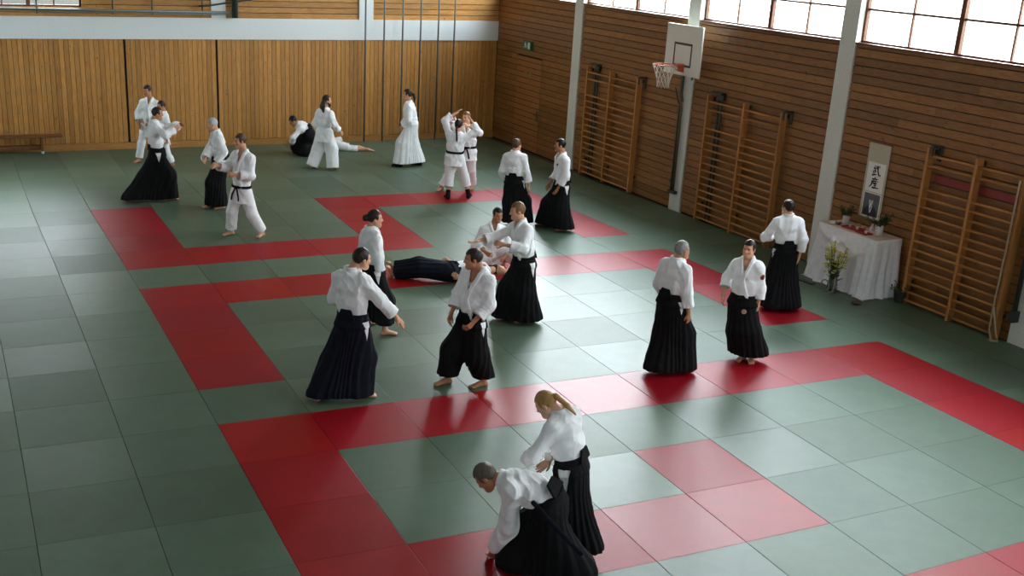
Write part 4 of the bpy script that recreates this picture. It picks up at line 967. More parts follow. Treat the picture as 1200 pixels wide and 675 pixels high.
def potted(loc, label, pot_prof, potm, n, L_, w, spread, leafm, seed, droop=.8):
    r = empty('potted_plant', loc); tag(r, label, 'potted plant'); hh = pot_prof[-1][1]; rt = pot_prof[-1][0]
    p = MB().lathe(pot_prof+[(rt-.008, hh), (rt-.012, hh-.02)], n=28).build('pot', potm, r, smooth=True)
    MB().lathe([(0.0, hh-.022), (rt-.012, hh-.02), (rt-.014, hh-.03)], n=20).build('soil', M_SOIL, r)
    g = np.random.default_rng(seed); mb = MB()
    for i in range(n):
        a = g.uniform(0, 2*PI); e = g.uniform(.15, 1.) ; base = np.array([.3*rt*math.cos(a), .3*rt*math.sin(a), hh-.02]); el_ = math.radians(85-70*e*spread)
        dv = (math.cos(a)*math.cos(el_), math.sin(a)*math.cos(el_), math.sin(el_))
        stem = L_*g.uniform(.35, 1.); tip = base+np.array(dv)*stem; mb.tube([base, (base+tip)/2+[0, 0, .01], tip], .0025, 5, .3)
        for k in range(7):
            f = .25+.75*k/6; q = base+np.array(dv)*stem*f; b_ = a+g.uniform(-1.6, 1.6); e2 = g.uniform(-.1, 1.0)
            leaf(mb, q, (math.cos(b_)*math.cos(e2), math.sin(b_)*math.cos(e2), math.sin(e2)), L_*g.uniform(.22, .42), w, droop, g.uniform(), 5)
    mb.build('foliage', leafm, r, smooth=True); return r
P1 = at_z(991, 262, TZ); P2 = at_z(1034, 274, TZ)
potted((10.80, -7.28, TZ+.001), 'leafy green plant in a white pot at the pillar end of the altar', [(.042, 0), (.046, .005), (.062, .13), (.064, .135)], M_POT, 22, .22, .011, .75, M_LEAF, 3)
potted((10.76, -8.06, TZ+.001), 'leafy green plant in a white cylinder pot beside the portrait bottom', [(.060, 0), (.063, .004), (.066, .155), (.067, .16)], M_POT, 24, .25, .012, .85, M_LEAFD, 4)
pf_ = at_z(1045, 349); potted((10.88, -8.60, 0), 'small green plant in a dark pot on the floor by the altar', [(.07, 0), (.075, .005), (.10, .17), (.102, .18)], M_POTD, 14, .19, .014, .95, M_LEAF, 5)
# --- vase with yellow flowers in front of the table
vz = empty('flower_vase', (10.19, -7.86, 0)); tag(vz, 'glass vase of yellow flowers standing on the floor before the altar', 'vase')
M_VG, nt, b_ = newmat('vase_glass'); b_.inputs['Base Color'].default_value = (.75, .85, .78, 1); b_.inputs['Transmission Weight'].default_value = .85; b_.inputs['Roughness'].default_value = .05; b_.inputs['IOR'].default_value = 1.3
MB().lathe([(.0, .0), (.05, .0), (.062, .01), (.085, .07), (.080, .14), (.062, .20), (.060, .30), (.070, .345), (.066, .345), (.056, .30), (.058, .20), (.074, .14), (.078, .07), (.055, .02), (.0, .016)], n=32).build('vase', M_VG, vz, smooth=True)
g = np.random.default_rng(11); lv = MB(); fl_m = MB(); stm = MB()
for i in range(40): a = g.uniform(0, 2*PI); leaf(lv, (.025*math.cos(a), .025*math.sin(a), g.uniform(.12, .44)), (math.cos(a)*.5, math.sin(a)*.5, g.uniform(.4, 1)), g.uniform(.09, .16), .024, .6, g.uniform(), 6)
for i in range(15):
    a = g.uniform(0, 2*PI); e = g.uniform(.03, .17); tip = np.array([e*math.cos(a), e*math.sin(a), g.uniform(.52, .82)]); stm.tube([(.01*math.cos(a), .01*math.sin(a), .05), (tip*.45).tolist(), tip.tolist()], .0035, 6, .5)
    for k in range(6):
        q = tip-np.array([0, 0, .045*k])+g.normal(size=3)*.012
        for m_ in range(6): b = 2*PI*m_/6+g.uniform(0, 1); leaf(fl_m, q, (math.cos(b), math.sin(b), g.uniform(.1, .9)), g.uniform(.036, .055), .015, .4, g.uniform(.2, 1), 4)
lv.build('leaves', M_LEAF, vz, smooth=True); stm.build('stems', M_LEAF, vz, smooth=True); fl_m.build('blossoms', M_YEL, vz, smooth=True)
br = MB().tube([(.10+.0*t, .085*math.cos(t*.5)+.03, .09+.085*math.sin(t*.5)) for t in range(11)], .009, 8).tube([(.02, -.09, .02), (.05, -.11, .15), (.06, -.085, .25)], .010, 8)
o = MB().tube([(-.08, .09*math.cos(t*.45)+.05, .10+.09*math.sin(t*.45)) for t in range(12)], .010, 8).tube([(-.06, -.10, .012), (-.05, -.12, .12), (-.03, -.10, .26)], .012, 8).build('driftwood', plain('driftwood_grey', (.26, .22, .17), .8, .2), smooth=True); o.location = (10.17, -7.86, 0); tag(o, 'curved grey driftwood stick standing round the flower vase', 'driftwood')
o = MB().lathe([(0, 0), (.05, 0), (.075, .02), (.08, .035), (.074, .035), (.066, .02), (0, .012)], n=24).build('small_bowl', plain('bowl_brown', (.07, .05, .035), .5), smooth=True); o.location = (10.12, -8.50, 0); tag(o, 'small dark brown bowl on the mat at the cloth corner', 'bowl')
o = MB().box((-.05, -.14, 0), (.05, .14, .022), ch=.006).build('dark_tray', M_POTD); o.location = (10.16, -7.32, .0); o.rotation_euler.z = .15; tag(o, 'flat dark tray on the mat at the left cloth hem', 'tray')
# --- things on the altar
M_LAC = plain('red_lacquer', (.36, .02, .03), .3); M_GOLD = plain('ochre_fruit', (.60, .33, .07), .5); M_CER = plain('white_ceramic', (.75, .73, .68), .3)
def tray(loc, w, d_, label, rz=0.):
    o = MB().box((-d_, -w, 0), (d_, w, .010), ch=.003)
    for a in ((-d_, -w, -d_+.01, w), (d_-.01, -w, d_, w), (-d_+.01, -w, d_-.01, -w+.01), (-d_+.01, w-.01, d_-.01, w)): o.box((a[0], a[1], .0101), (a[2], a[3], .024))
    o = o.build('offering_tray', M_LAC); o.location = loc; o.rotation_euler.z = rz; tag(o, label, 'tray', 'red lacquer trays on the altar')
tray((10.66, -7.62, TZ+.001), .16, .10, 'long red lacquer tray in the middle of the altar holding cups', .05); tray((10.60, -7.92, TZ+.001), .12, .075, 'smaller red lacquer tray at the altar edge near the cylinder pot', -.08)
def cup(loc, label, r=.028, hh=.04, m=M_CER): o = MB().lathe([(0, 0), (r*.55, 0), (r*.6, .005), (r, hh), (r-.004, hh), (r*.5, .010), (0, .008)], n=20).build('cup', m, smooth=True); o.location = loc; tag(o, label, 'cup', 'small cups on the altar')
cup((10.67, -7.53, TZ+.0115), 'white cup at the plant end of the long red tray'); cup((10.66, -7.70, TZ+.0115), 'white cup at the portrait end of the long red tray'); cup((10.61, -7.95, TZ+.0115), 'white cup on the smaller red tray')
for (x, y, r, lab) in ((10.83, -7.55, .034, 'ochre round fruit behind the long red tray'), (10.84, -7.68, .030, 'orange round fruit behind the cups on the altar')):
    o = MB().lathe([(0, 0), (r*.5, .004), (r*.95, r*.6), (r, r), (r*.85, r*1.5), (r*.4, r*1.85), (.004, r*1.88)], n=22).build('fruit', M_GOLD, smooth=True); o.location = (x, y, TZ+.001); tag(o, lab, 'fruit', 'fruit offered on the altar')
o = MB().lathe([(0, 0), (.03, 0), (.042, .03), (.03, .07), (.013, .09), (.016, .115), (.010, .115)], n=22).build('sake_flask', M_CER, smooth=True); o.location = (10.85, -7.82, TZ+.001); tag(o, 'little white flask on the altar before the scroll', 'flask')
o = MB().lathe([(0, 0), (.045, 0), (.055, .015), (.060, .03), (.055, .03), (.048, .012), (0, .008)], n=22).build('dish', M_CER, smooth=True); o.location = (10.58, -7.22, TZ+.001); tag(o, 'white dish at the pillar corner of the altar', 'dish')
bs = MB(); g = np.random.default_rng(21)
for i in range(26): a = g.uniform(0, 2*PI); leaf(bs, (0, 0, .005), (math.cos(a), math.sin(a), g.uniform(.1, 1.2)), .07, .012, .5, g.uniform(), 5)
o = bs.build('leaf_sprig', M_LEAF, smooth=True); o.location = (10.62, -7.32, TZ+.002); tag(o, 'small green leaf sprig lying beside the white pot on the altar', 'sprig')
# --- hanging scroll with calligraphy and portrait
sc = empty('hanging_scroll', (XW-.016, -7.545, 1.05)); tag(sc, 'hanging scroll with black calligraphy above a grey portrait photograph', 'scroll')
M_BROC = plain('scroll_brocade', (.56, .52, .38), .8, .12, 90); M_PAPER = plain('scroll_paper', (.88, .86, .78), .8, .03); M_INK = plain('ink_black', (.015, .015, .015), .7)
MB().box((-.004, -.235, 0.0), (0, .235, 1.20)).build('mount', M_BROC, sc)
MB().box((-.0055, -.19, .44), (-.0042, .19, .90)).build('calligraphy_paper', M_PAPER, sc)
MB().tube([(-.008, -.25, 1.205), (-.008, .25, 1.205)], .010, 10).tube([(-.01, -.26, .0), (-.01, .26, .0)], .016, 12).build('roller', plain('roller_wood', (.20, .12, .07), .5), sc, smooth=True)
MB().tube([(-.008, -.10, 1.212), (-.006, 0, 1.30), (-.008, .10, 1.212)], .004, 6).build('hanging_cord', plain('cord_red_brown', (.25, .08, .05), .8), sc)
ink = MB()
def stroke(pts, w):   # pts in a 100 x 200 box: x to the reader's right, y down
    n = len(pts); vs = []; Y = lambda x: -(x-50)/100*.24; Z = lambda y: .875-y/200*.39
    for i, (x, y) in enumerate(pts):
        a = np.array(pts[max(i-1, 0)], float); b = np.array(pts[min(i+1, n-1)], float); d = nrm(b-a); nn = np.array([-d[1], d[0]]); ww = w*1.35*(1 if i == 0 else .75 if i < n-1 else .35)
        for q in (1, -1): vs.append((-.0064, Y(x+nn[0]*ww*q), Z(y+nn[1]*ww*q)))
    m = len(vs); vs += [(-.0057, p[1], p[2]) for p in vs]
    fs = [(2*i, 2*i+1, 2*i+3, 2*i+2) for i in range(n-1)]+[(m+2*i, m+2*i+2, m+2*i+3, m+2*i+1) for i in range(n-1)]+[(0, m, m+1, 1), (m-2, m-1, 2*m-1, 2*m-2)]
    for i in range(n-1): fs += [(2*i, 2*i+2, m+2*i+2, m+2*i), (2*i+1, m+2*i+1, m+2*i+3, 2*i+3)]
    ink.add(vs, fs)
for pts, w in (([(30, 18), (52, 15)], 4), ([(22, 34), (50, 30), (72, 28)], 5), ([(38, 40), (37, 82)], 5), ([(40, 58), (54, 56)], 4), ([(24, 52), (24, 86)], 4), ([(16, 92), (40, 84), (58, 78)], 5), ([(58, 10), (64, 50), (76, 82), (88, 86), (90, 74)], 6), ([(70, 12), (80, 20)], 5),
               ([(48, 104), (50, 116)], 5), ([(24, 122), (52, 118), (78, 116)], 5), ([(38, 122), (44, 134)], 4), ([(64, 118), (56, 132)], 4), ([(20, 140), (52, 136), (84, 134)], 5), ([(30, 140), (24, 168), (6, 192)], 6), ([(46, 146), (36, 162)], 5), ([(44, 156), (76, 152)], 5), ([(58, 142), (58, 188)], 5), ([(44, 172), (74, 169)], 4), ([(32, 190), (60, 188), (94, 186)], 6)): stroke(pts, w)
ink.build('calligraphy', M_INK, sc)
ph = MB().box((-.0055, -.19, .035), (-.0042, .19, .425)).build('photograph_border', M_PAPER, sc)
M_PBG = plain('photo_grey', (.10, .11, .115), .5, .3, 8); M_PSK = plain('photo_face', (.50, .50, .48), .5, .15, 20); M_PKM = plain('photo_kimono', (.018, .02, .022), .5); M_PWH = plain('photo_white', (.80, .80, .78), .5)
MB().box((-.0064, -.172, .050), (-.0056, .172, .41)).build('photograph', M_PBG, ph)
def disc(name, cy, cz, pts, x, m):
    b_ = MB(); n = len(pts); b_.add([(x, cy+p[0], cz+p[1]) for p in pts]+[(x-.0005, cy+p[0], cz+p[1]) for p in pts], [tuple(range(n)), tuple(range(2*n-1, n-1, -1))]+[(i, (i+1) % n, n+(i+1) % n, n+i) for i in range(n)]); return b_.build(name, m, ph)
ov = lambda a, b: [(a*math.cos(2*PI*i/24), b*math.sin(2*PI*i/24)) for i in range(24)]
disc('portrait_robe', 0, .05, [(-.15, 0), (.165, 0), (.14, .10), (.07, .16), (.03, .175), (-.03, .175), (-.09, .15), (-.135, .09)], -.0066, M_PKM)
disc('portrait_collar', 0, .05, [(-.012, .06), (.012, .05), (.040, .17), (.028, .178), (.0, .09), (-.028, .178), (-.04, .17)], -.0072, M_PWH)
disc('portrait_face', .005, .285, ov(.048, .066), -.0072, M_PSK); disc('portrait_hair', .005, .330, ov(.046, .028), -.0078, M_PBG); disc('portrait_beard', .005, .225, [(-.022, .03), (.022, .03), (.016, -.02), (0, -.05), (-.016, -.02)], -.0078, M_PWH)
# ------------------------------------------------------------------ the people
DB = srgb(44, 30, 24); BLK = srgb(22, 18, 18); BR = srgb(84, 58, 40); GREY = srgb(138, 134, 132); LG = srgb(185, 186, 188); BLON = srgb(176, 136, 82); LBR = srgb(120, 88, 58)
FAR = .0105
PEOPLE = {}
def P(key, label, **sp): PEOPLE[key] = (label, sp)
P(1, 'dark-haired person in white jacket and trousers by the dark wall seam, looking down', H=1.70, res=FAR, skin='tan', feet=[(178, 187), (161, 190.5)], toes=(150, 140), belt=(174, 146), neck=(175.5, 115), head=(172.5, 106), ch=165, hd=(140, 18, 0), haircol=BLK, legs='pants', vdepth=.22, arms=[dict(rel=(-.08, .17, -.40)), dict(p=(163, 148, -.1), pole=(.7, -.7, -.2))], belt_mat=MWBELT)
P(2, 'black-haired person in white half hidden behind the man with outstretched arms', H=1.58, res=FAR, skin='tan', feet=[(199, 194.5), (187, 195.5)], toes=(100, 110), belt=(191, 156), neck=(191.5, 131.5), head=(188.7, 124), ch=110, hd=(120, 15, 0), haircol=BLK, legs='pants', arms=[dict(rel=(.02, -.03, -.52)), dict(rel=(.02, -.03, -.52))], belt_mat=MWBELT)
P(3, 'man in white jacket and black hakama stretching both arms forward, near the left red hook', H=1.76, res=.0095, skin='tan', feet=[(155.5, 236.5), (203, 234.5)], toes=(-80, -75), belt=(183.5, 175), neck=(180, 141.5), head=(184.5, 133), ch=-75, pe=-75, hd=(-85, 8, 0), haircol=DB, front=.075, arms=[dict(p=(211, 146, .10), pole=(1, -.1, -.5), curl=15), dict(p=(206, 149, -.15), pole=(1, -.1, -.5), curl=15)], sleeve=.92, hemr=.15, flare=1.05, hem=-.01, knee=[(.2, 1, 0), (.2, 1, 0)])
P(4, 'grey-haired man in black hakama whose wrist is held by the man with the black belt', H=1.70, res=.0095, skin='fair', feet=[(244, 243.5), (257, 244.8)], toes=(110, 115), belt=(258, 184), neck=(253, 153.5), head=(248.5, 145.5), ch=105, hd=(100, 12, 0), haircol=LG, arms=[dict(rel=(.06, .16, -.44), pole=(.5, -1, -.3)), dict(p=(238, 192, -.25), pole=(.4, -.3, -1), curl=40)], sleeve=.92, hemr=.12, flare=.9, vdepth=.26)
P(5, 'man in white with a knotted black belt stepping forward beside the grey-haired man', H=1.76, res=.009, skin='fair', feet=[(267.5, 275.5), (305.5, 277.5)][::-1], toes=(150, 125), belt=(283, 218), neck=(285.5, 176.5), head=(281.5, 165), ch=140, hd=(110, 10, 0), haircol=BR, legs='pants', vdepth=.30, vopen=.03, belt_mat=MBELT, arms=[dict(p=(271, 203, -.22), pole=(.7, -.5, -.8), curl=45), dict(p=(250.5, 192, -.12), pole=(.5, -.2, -1.), curl=50)], pants=1.12, sleeve=.72)
P(6, 'person in black hakama kneeling by the back wall over a lying partner', H=1.70, res=FAR, skin='tan', feet=[(369, 179), (361, 182.5)], toes=(250, 250), belt=(359.5, 153), neck=(349, 145.5), head=(343.5, 141.5), base=(356, 181.5), ch=85, pe=70, hd=(95, 40, 0), haircol=BLK, arms=[dict(p=(342, 169, .0), pole=(.5, -.6, .2)), dict(rel=(.05, .30, -.32))], knee=[(.4, 1, -.2), (.4, 1, -.2)], hemcut=0, hemr=.19, flare=1.1, slit=(), bend=1)
P(7, 'long-haired bearded person in white standing by the back wall with one hand held out', H=1.70, res=FAR, skin='fair', feet=[(367.5, 196.5), (391.5, 198.5)], toes=(-30, -40), belt=(380.5, 150), neck=(381, 127), head=(383, 117.5), ch=-38, hd=(-75, 6, 0), haircol=DB, hair='long', beard=1, legs='pants', pants=1.7, ankle=-.03, arms=[dict(rel=(.05, .12, -.46)), dict(p=(400.5, 155.5, -.05), pole=(.6, -.8, -.4), curl=15)], belt_mat=None, tail=1.1)
P(8, 'person in white lying face down on the mats with bare feet stretched out', H=1.70, res=FAR, skin='fair', feet=[('z', 431, 175, .05), ('z', 421, 172, .07)], base=(395, 176), belt=('z', 387, 168.5, .14), neck=('z', 364, 164, .13), head=('z', 355, 163, .13), ch=np.array([0, 0, -1.]), pe=np.array([0, 0, -1.]), pup=np.array([-1., .05, 0]), hd=(90, 10, 0), haircol=DB, hup=(-1, .1, 0), legs='pants', arms=[dict(rel=(.10, .02, -.40)), dict(rel=(.10, .02, -.40))], toes=(-95, -100), toedown=(1., -.1, -.25), ankle=.25, pants=1.15)
P(9, 'person with ponytail in white walking away from the climbing poles in black socks', H=1.76, res=.0095, skin='fair', feet=[(488, 193.5), (465, 195.5)][::-1], toes=(80, 80), belt=(482, 140), neck=(479, 119.5), head=(477.3, 110.5), ch=85, hd=(88, 2, 0), haircol=DB, hair='tail', hmat=MGIP, strapmat=MGIP, board=0, slit=(), hem=.02, hemr=.15, flare=.95, arms=[dict(p=(467, 151.5, -.1), pole=(.5, -1, -.3)), dict(p=(468, 152, .2), pole=(.5, -1, -.3))], socks=1)
P(10, 'person with a braid seen from behind, arms raised, black socks on the red mat', H=1.72, res=.0095, skin='fair', feet=[(524, 232.5), (549.5, 231.5)], toes=(15, -10), belt=(533, 178), neck=(536, 155.5), head=(537.5, 146.5), ch=-5, hd=(-20, 4, 0), haircol=DB, hair='braid', legs='pants', pants=1.12, arms=[dict(p=(537, 131, .12), pole=(1, -.1, .0), curl=10), dict(p=(549, 138, .12), pole=(1, -.1, -.3), curl=30)], shrug=(.05, .03), socks=1, ankle=.17, belt_mat=MBELT)
P(11, 'fair-haired partner in white facing the braided person with arms crossed overhead', H=1.74, res=.0095, skin='fair', feet=[(553, 221.5), (515.5, 223)], toes=(170, 150), belt=(548, 172), neck=(548, 148), head=(546.5, 137.5), ch=165, hd=(150, 8, 0), haircol=LBR, legs='pants', pants=1.1, belt_mat=MBELT, arms=[dict(p=(546, 146, -.30), pole=(1, -.2, -.6), curl=30), dict(p=(534, 134, -.28), pole=(1, -.2, -.2), curl=20)])
P(12, 'person in black hakama with back turned, standing on the far red bracket', H=1.70, res=.009, skin='fair', feet=[(597, 262.5), (617, 262.5)], toes=(0, -15), belt=(603, 208), neck=(603.5, 178), head=(605.5, 169.8), ch=-15, hd=(-35, 4, 0), haircol=BR, arms=[dict(rel=(.05, .14, -.46)), dict(p=(620.5, 223, -.05), pole=(.6, -1, -.3))], hemr=.15)
P(13, 'young man in black hakama facing left with hands low, beside the far red bracket', H=1.70, res=.009, skin='tan', feet=[(656.5, 271), (634, 264.5)], toes=(100, 95), belt=(658.5, 213.5), neck=(658.5, 180.5), head=(656.2, 170), ch=115, hd=(100, 4, 0), haircol=BLK, arms=[dict(p=(651.5, 224.5, -.16), pole=(.5, -1, -.3)), dict(rel=(.03, .16, -.46))], hemr=.185, flare=1.05)
P(14, 'woman with a hair bun in black hakama, standing behind the man who reaches out', H=1.72, res=.008, skin='fair', fem=1, feet=[(432, 380), (456, 392.5)], toes=(-75, -80), belt=(437.5, 311), neck=(434.5, 267), head=(439.5, 256), ch=-65, hd=(-80, 6, 0), haircol=DB, hair='bun', arms=[dict(rel=(.05, .10, -.46)), dict(p=(447.5, 334.5, -.12), pole=(.5, -1, -.2))], hemr=.14, flare=.9, hem=.10, sleeve=.66)
P(15, 'man in navy hakama seen from behind reaching one open hand forward', H=1.80, res=.007, skin='fair', feet=[(377, 467), (430, 466)], toes=(-30, -70), belt=(413, 370), neck=(412, 315.5), head=(424, 303), ch=-35, pe=-30, hd=(-62, 12, 0), haircol=DB, hmat=MNAVY, arms=[dict(rel=(.02, .26, -.34), pole=(.6, -1, -.5)), dict(p=(475.5, 383.5, -.05), pole=(.5, -.6, -.8), curl=14, spread=2.2, palm=(-1, -.2, -.3))], hemr=.145, flare=.97, slitlen=.27, sleeve=.80)
P(16, 'moustached man in open white jacket and black hakama with one leg set back', H=1.78, res=.007, skin='tan', feet=[(561, 453.5), (519, 450.5)], toes=(120, 120), belt=(553.5, 369), neck=(562, 314), head=(554.5, 303), ch=140, pe=130, hd=(98, 10, 0), haircol=DB, moustache=1, vdepth=.34, vopen=.05, arms=[dict(p=(549.5, 382, -.24), pole=(.5, -1, -.2), curl=45), dict(p=(526.5, 374, -.02), pole=(.7, -.8, -.2), curl=40)], hem=.06, hemr=.135, flare=.95, panel=0, sleeve=.68)
P(17, 'person in navy hakama lying on the back across the middle red mats', H=1.74, res=.009, skin='fair', feet=[('z', 459, 320.5, .07), ('z', 460, 315.5, .10)], base=(505, 325), belt=('z', 533, 317, .17), neck=('z', 571, 316, .15), head=('z', 584, 316, .13), ch=np.array([0, -.25, 1.]), pe=np.array([0, -.2, 1.]), pup=np.array([1., .12, 0]), hd=(-90, -80, 0), hup=(1, .1, 0), haircol=DB, hmat=MNAVY, hemcut=0, hemr=.105, flare=.72, hemplane=.06, toes=(-60, -60), toedown=(-.5, -.1, .9), arms=[dict(rel=(.12, .02, -.45)), dict(rel=(.14, -.02, -.42))], slit=(1,))
P(18, 'short-haired person in white kneeling on one knee behind the lying partner', H=1.70, res=.009, skin='tan', feet=[(590, 313), (572, 309)], base=(581, 312), toes=(185, 200), belt=(577.5, 289), neck=(579, 262.5), head=(583.3, 251.5), ch=190, hd=(205, 14, 0), haircol=BLK, legs='pants', pants=1.25, arms=[dict(p=(590.5, 302, -.28), pole=(.6, -.6, -.4)), dict(p=(572, 296, -.28), pole=(.6, -.6, -.4))], knee=[(.5, 1, 1.2), (.5, 1, -.1)], belt_mat=None, ankle=.15, bend=1)
P(19, 'man in black hakama facing left holding his own forearm, in the middle', H=1.76, res=.0075, skin='fair', feet=[(612, 378), (590, 374)], toes=(130, 120), belt=(614, 302), neck=(610, 259.5), head=(606.5, 247), ch=125, pe=125, hd=(105, 12, 0), haircol=LBR, arms=[dict(p=(585.5, 284, -.32), pole=(.8, -.3, -.8), curl=40), dict(p=(556, 283.5, -.12), pole=(.5, -.1, -1), curl=10, palm=(0, 0, 1.))], hemr=.21, flare=1.12, slitlen=.26, vdepth=.16)
P(20, 'short grey-haired man with back turned in black hakama on the front red mats', H=1.72, res=.0075, skin='tan', feet=[(773, 436), (803, 434.5)], toes=(-30, -50), belt=(787.5, 346), neck=(793.5, 303.5), head=(799.5, 293), ch=-38, hd=(-50, 4, 0), haircol=GREY, arms=[dict(rel=(.02, .16, -.46)), dict(p=(807.5, 374.5, -.10), pole=(.6, -1, -.3))], hemr=.175, flare=1.05)
P(21, 'smiling woman in black hakama with a round red badge on her sleeve', H=1.66, res=.0075, skin='fair', fem=1, feet=[(880, 424.5), (868, 422.5)], toes=(185, 150), belt=(871.5, 347), neck=(877.5, 303), head=(878, 291.5), ch=165, hd=(160, 6, 0), haircol=DB, front=.07, smile=1, hair='bun', vdepth=.26, vopen=.02, arms=[dict(p=(886.5, 366, -.06), pole=(.6, -1, -.2)), dict(p=(846.5, 350.5, -.02), pole=(.6, -1, -.2))], hemr=.215, flare=1.05, hem=.05, wide=1.05, slitlen=.25, sleeve=.58)
P(22, 'man in black hakama facing the wall bars with back turned and arm bent', H=1.68, res=.0085, skin='fair', feet=[(905, 361), (919, 361)], toes=(10, 20), belt=(921, 288), neck=(924, 252.5), head=(923.5, 243), ch=20, hd=(45, 6, 0), haircol=DB, arms=[dict(rel=(-.02, .26, -.26), pole=(1., -.6, -.4), curl=50), dict(p=(934.5, 304.5, 0), pole=(.6, -1, -.3))], hemr=.205, flare=1.08)
P(23, 'blonde ponytailed woman in black hakama pressing both hands on the bending man', H=1.66, res=.0065, skin='pale', fem=1, feet=[(655, 640), (688, 649.5)], toes=(60, 20), belt=(669, 537), neck=(655, 482), head=(639.5, 473), ch=55, pe=72, hd=(75, 42, 0), haircol=BLON, hair='pony', tailto=(.06, -.135, -.05), arms=[dict(p=(617, 537.5, .06), pole=(.8, -.6, .1), curl=30), dict(p=(637, 544, .12), pole=(.8, -.6, .1), curl=30)], hemr=.128, flare=.9, slitlen=.33, slitw=.068, slitoff=.0, hem=.03, sleeve=.80)
P(24, 'man with greying hair bent double touching the mat with one hand', H=1.76, res=.0065, skin='tan', feet=[(664, 677), (598, 664)], toes=(80, 60), belt=(641, 581, .0), neck=(588, 562, .05), head=(569.5, 558.5, .05), ch=np.array([-.12, -.10, -1.]), pe=72, pup=np.array([-.26, .0, .85]), hd=(80, 55, 0), haircol=srgb(96, 86, 76), arms=[dict(p=('z', 576.5, 650, .05), reach=1, pole=(.5, -.3, -.8), curl=30, palm=(0, -1, 0)), dict(rel=(-.03, .42, -.26), pole=(.2, .2, 1.), curl=40)], hemr=.185, flare=1.05, sleeve=.78, slit=(), strap=[(624, 588, -.36), (640, 606, -.38), (662, 630, -.34), (682, 650, -.22)])
INFO = {}
for key, (lab, sp) in PEOPLE.items():
    _, INFO[key] = person(lab, sp)

if 21 in INFO:
    q = INFO[21]; m_ = (q['arms'][0][0]*.62+q['arms'][0][1]*.38); stick(q, 'jacket', m_, m_-q['cr']*.25+q['cf']*.22, .036, plain('badge_red', (.42, .03, .025), .6), plain('badge_dark', (.05, .03, .03), .6), 'sleeve_badge')
    m_ = q['W']-q['pup']*.16-q['pr']*.07; stick(q, 'lower', m_, m_+q['pf']*.4, .030, plain('crest_pale', (.55, .38, .30), .7), plain('crest_pink', (.50, .22, .17), .7), 'thigh_crest')
if 13 in INFO:
    q = INFO[13]; m_ = q['Nk']-q['up']*.17-q['cr']*.075; ink_ = plain('embroidery_black', (.03, .03, .04), .7); stick(q, 'jacket', m_, m_+q['cf']*.4, .022, ink_, ink_, 'chest_emblem')
# ------------------------------------------------------------------ daylight
w = bpy.data.worlds.new('sky'); S.world = w; w.use_nodes = True; nt = w.node_tree; nt.nodes.clear()
out = nt.nodes.new('ShaderNodeOutputWorld'); bg = nt.nodes.new('ShaderNodeBackground'); L(nt, bg.outputs[0], out.inputs[0])
tc = nt.nodes.new('ShaderNodeTexCoord'); sx = nt.nodes.new('ShaderNodeSeparateXYZ'); L(nt, tc.outputs['Generated'], sx.inputs[0])
mr = N(nt, 'MapRange'); mr.inputs[1].default_value = -1; mr.inputs[2].default_value = 1; L(nt, sx.outputs[2], mr.inputs[0])
r = ramp(nt, mr.outputs[0], [(.0, (.12, .12, .105)), (.47, (.22, .215, .19)), (.52, (.95, .98, 1.)), (.75, (.90, .95, 1.)), (1., (.70, .83, 1.))])
# bright hazy part of the sky where the sun stands behind thin cloud
sd = Vector((math.cos(math.radians(61))*math.cos(math.radians(25)), math.sin(math.radians(61))*math.cos(math.radians(25)), math.sin(math.radians(25))))
dt = N(nt, 'VectorMath', _operation='DOT_PRODUCT'); dt.inputs[1].default_value = sd; nv = N(nt, 'VectorMath', _operation='NORMALIZE'); L(nt, tc.outputs['Generated'], nv.inputs[0]); L(nt, nv.outputs[0], dt.inputs[0])
gr = N(nt, 'MapRange'); gr.interpolation_type = 'SMOOTHERSTEP'; gr.inputs[1].default_value = math.cos(math.radians(34)); gr.inputs[2].default_value = 1.; gr.inputs[3].default_value = 1.; gr.inputs[4].default_value = GLOW; L(nt, dt.outputs['Value'], gr.inputs[0])
ml = N(nt, 'VectorMath', _operation='SCALE'); L(nt, r.outputs[0], ml.inputs[0]); L(nt, gr.outputs[0], ml.inputs['Scale']); 
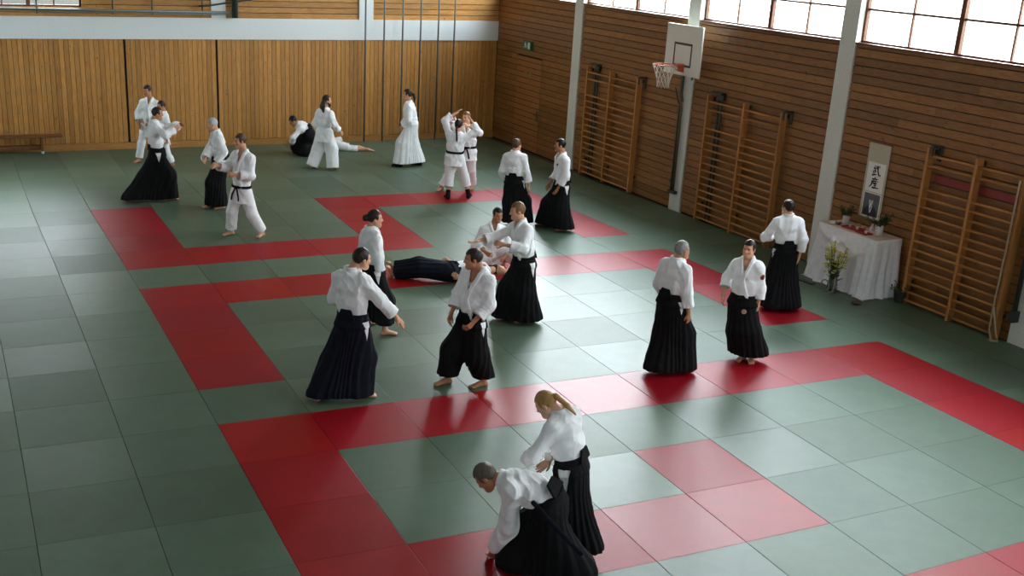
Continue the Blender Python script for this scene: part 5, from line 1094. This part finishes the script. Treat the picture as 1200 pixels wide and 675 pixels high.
# sky dimmed northwards, added to weaken the back window's glare on the mats
d2 = N(nt, 'VectorMath', _operation='DOT_PRODUCT'); d2.inputs[1].default_value = (math.cos(math.radians(112)), math.sin(math.radians(112)), 0); L(nt, nv.outputs[0], d2.inputs[0])
g2 = N(nt, 'MapRange'); g2.interpolation_type = 'SMOOTHERSTEP'; g2.inputs[1].default_value = math.cos(math.radians(50)); g2.inputs[2].default_value = math.cos(math.radians(22)); g2.inputs[3].default_value = 1.; g2.inputs[4].default_value = .10; L(nt, d2.outputs['Value'], g2.inputs[0])
m2 = N(nt, 'VectorMath', _operation='SCALE'); L(nt, ml.outputs[0], m2.inputs[0]); L(nt, g2.outputs[0], m2.inputs['Scale']); 
# added dim patch in the eastern sky to cut glare on the front-right mats
d3 = N(nt, 'VectorMath', _operation='DOT_PRODUCT'); d3.inputs[1].default_value = (math.cos(math.radians(27))*.93, math.sin(math.radians(27))*.93, .36); L(nt, nv.outputs[0], d3.inputs[0])
g3 = N(nt, 'MapRange'); g3.interpolation_type = 'SMOOTHERSTEP'; g3.inputs[1].default_value = math.cos(math.radians(34)); g3.inputs[2].default_value = math.cos(math.radians(8)); g3.inputs[3].default_value = 1.; g3.inputs[4].default_value = .38; L(nt, d3.outputs['Value'], g3.inputs[0])
m3_ = N(nt, 'VectorMath', _operation='SCALE'); L(nt, m2.outputs[0], m3_.inputs[0]); L(nt, g3.outputs[0], m3_.inputs['Scale']); L(nt, m3_.outputs[0], bg.inputs[0]); bg.inputs[1].default_value = SKY
def portal(loc, rot, sx_, sy_):
    l = bpy.data.lights.new('window_portal', 'AREA'); l.shape = 'RECTANGLE'; l.size = sx_; l.size_y = sy_; l.cycles.is_portal = True
    o = bpy.data.objects.new('window_portal', l); COL.objects.link(o); o.location = loc; o.rotation_euler = rot
for (y1, y0) in bays:
    portal((XW+.2, (y1+y0)/2, (SILL+HEAD)/2), (0, PI/2, 0), HEAD-SILL, y1-y0)
portal(((BX0+BX1)/2, YB+.2, (3.17+HEAD-.6)/2), (-PI/2, 0, 0), BX1-BX0, HEAD-.6-3.17)
S.view_settings.view_transform = 'Standard'; S.view_settings.look = 'None'; S.view_settings.exposure = EXPO; S.view_settings.gamma = 1; S.view_settings.use_curve_mapping = False
S.cycles.max_bounces = 8; S.cycles.diffuse_bounces = 5; S.cycles.transparent_max_bounces = 12; S.cycles.caustics_reflective = False; S.cycles.caustics_refractive = False; S.cycles.sample_clamp_indirect = 8
S.cycles.use_denoising = True
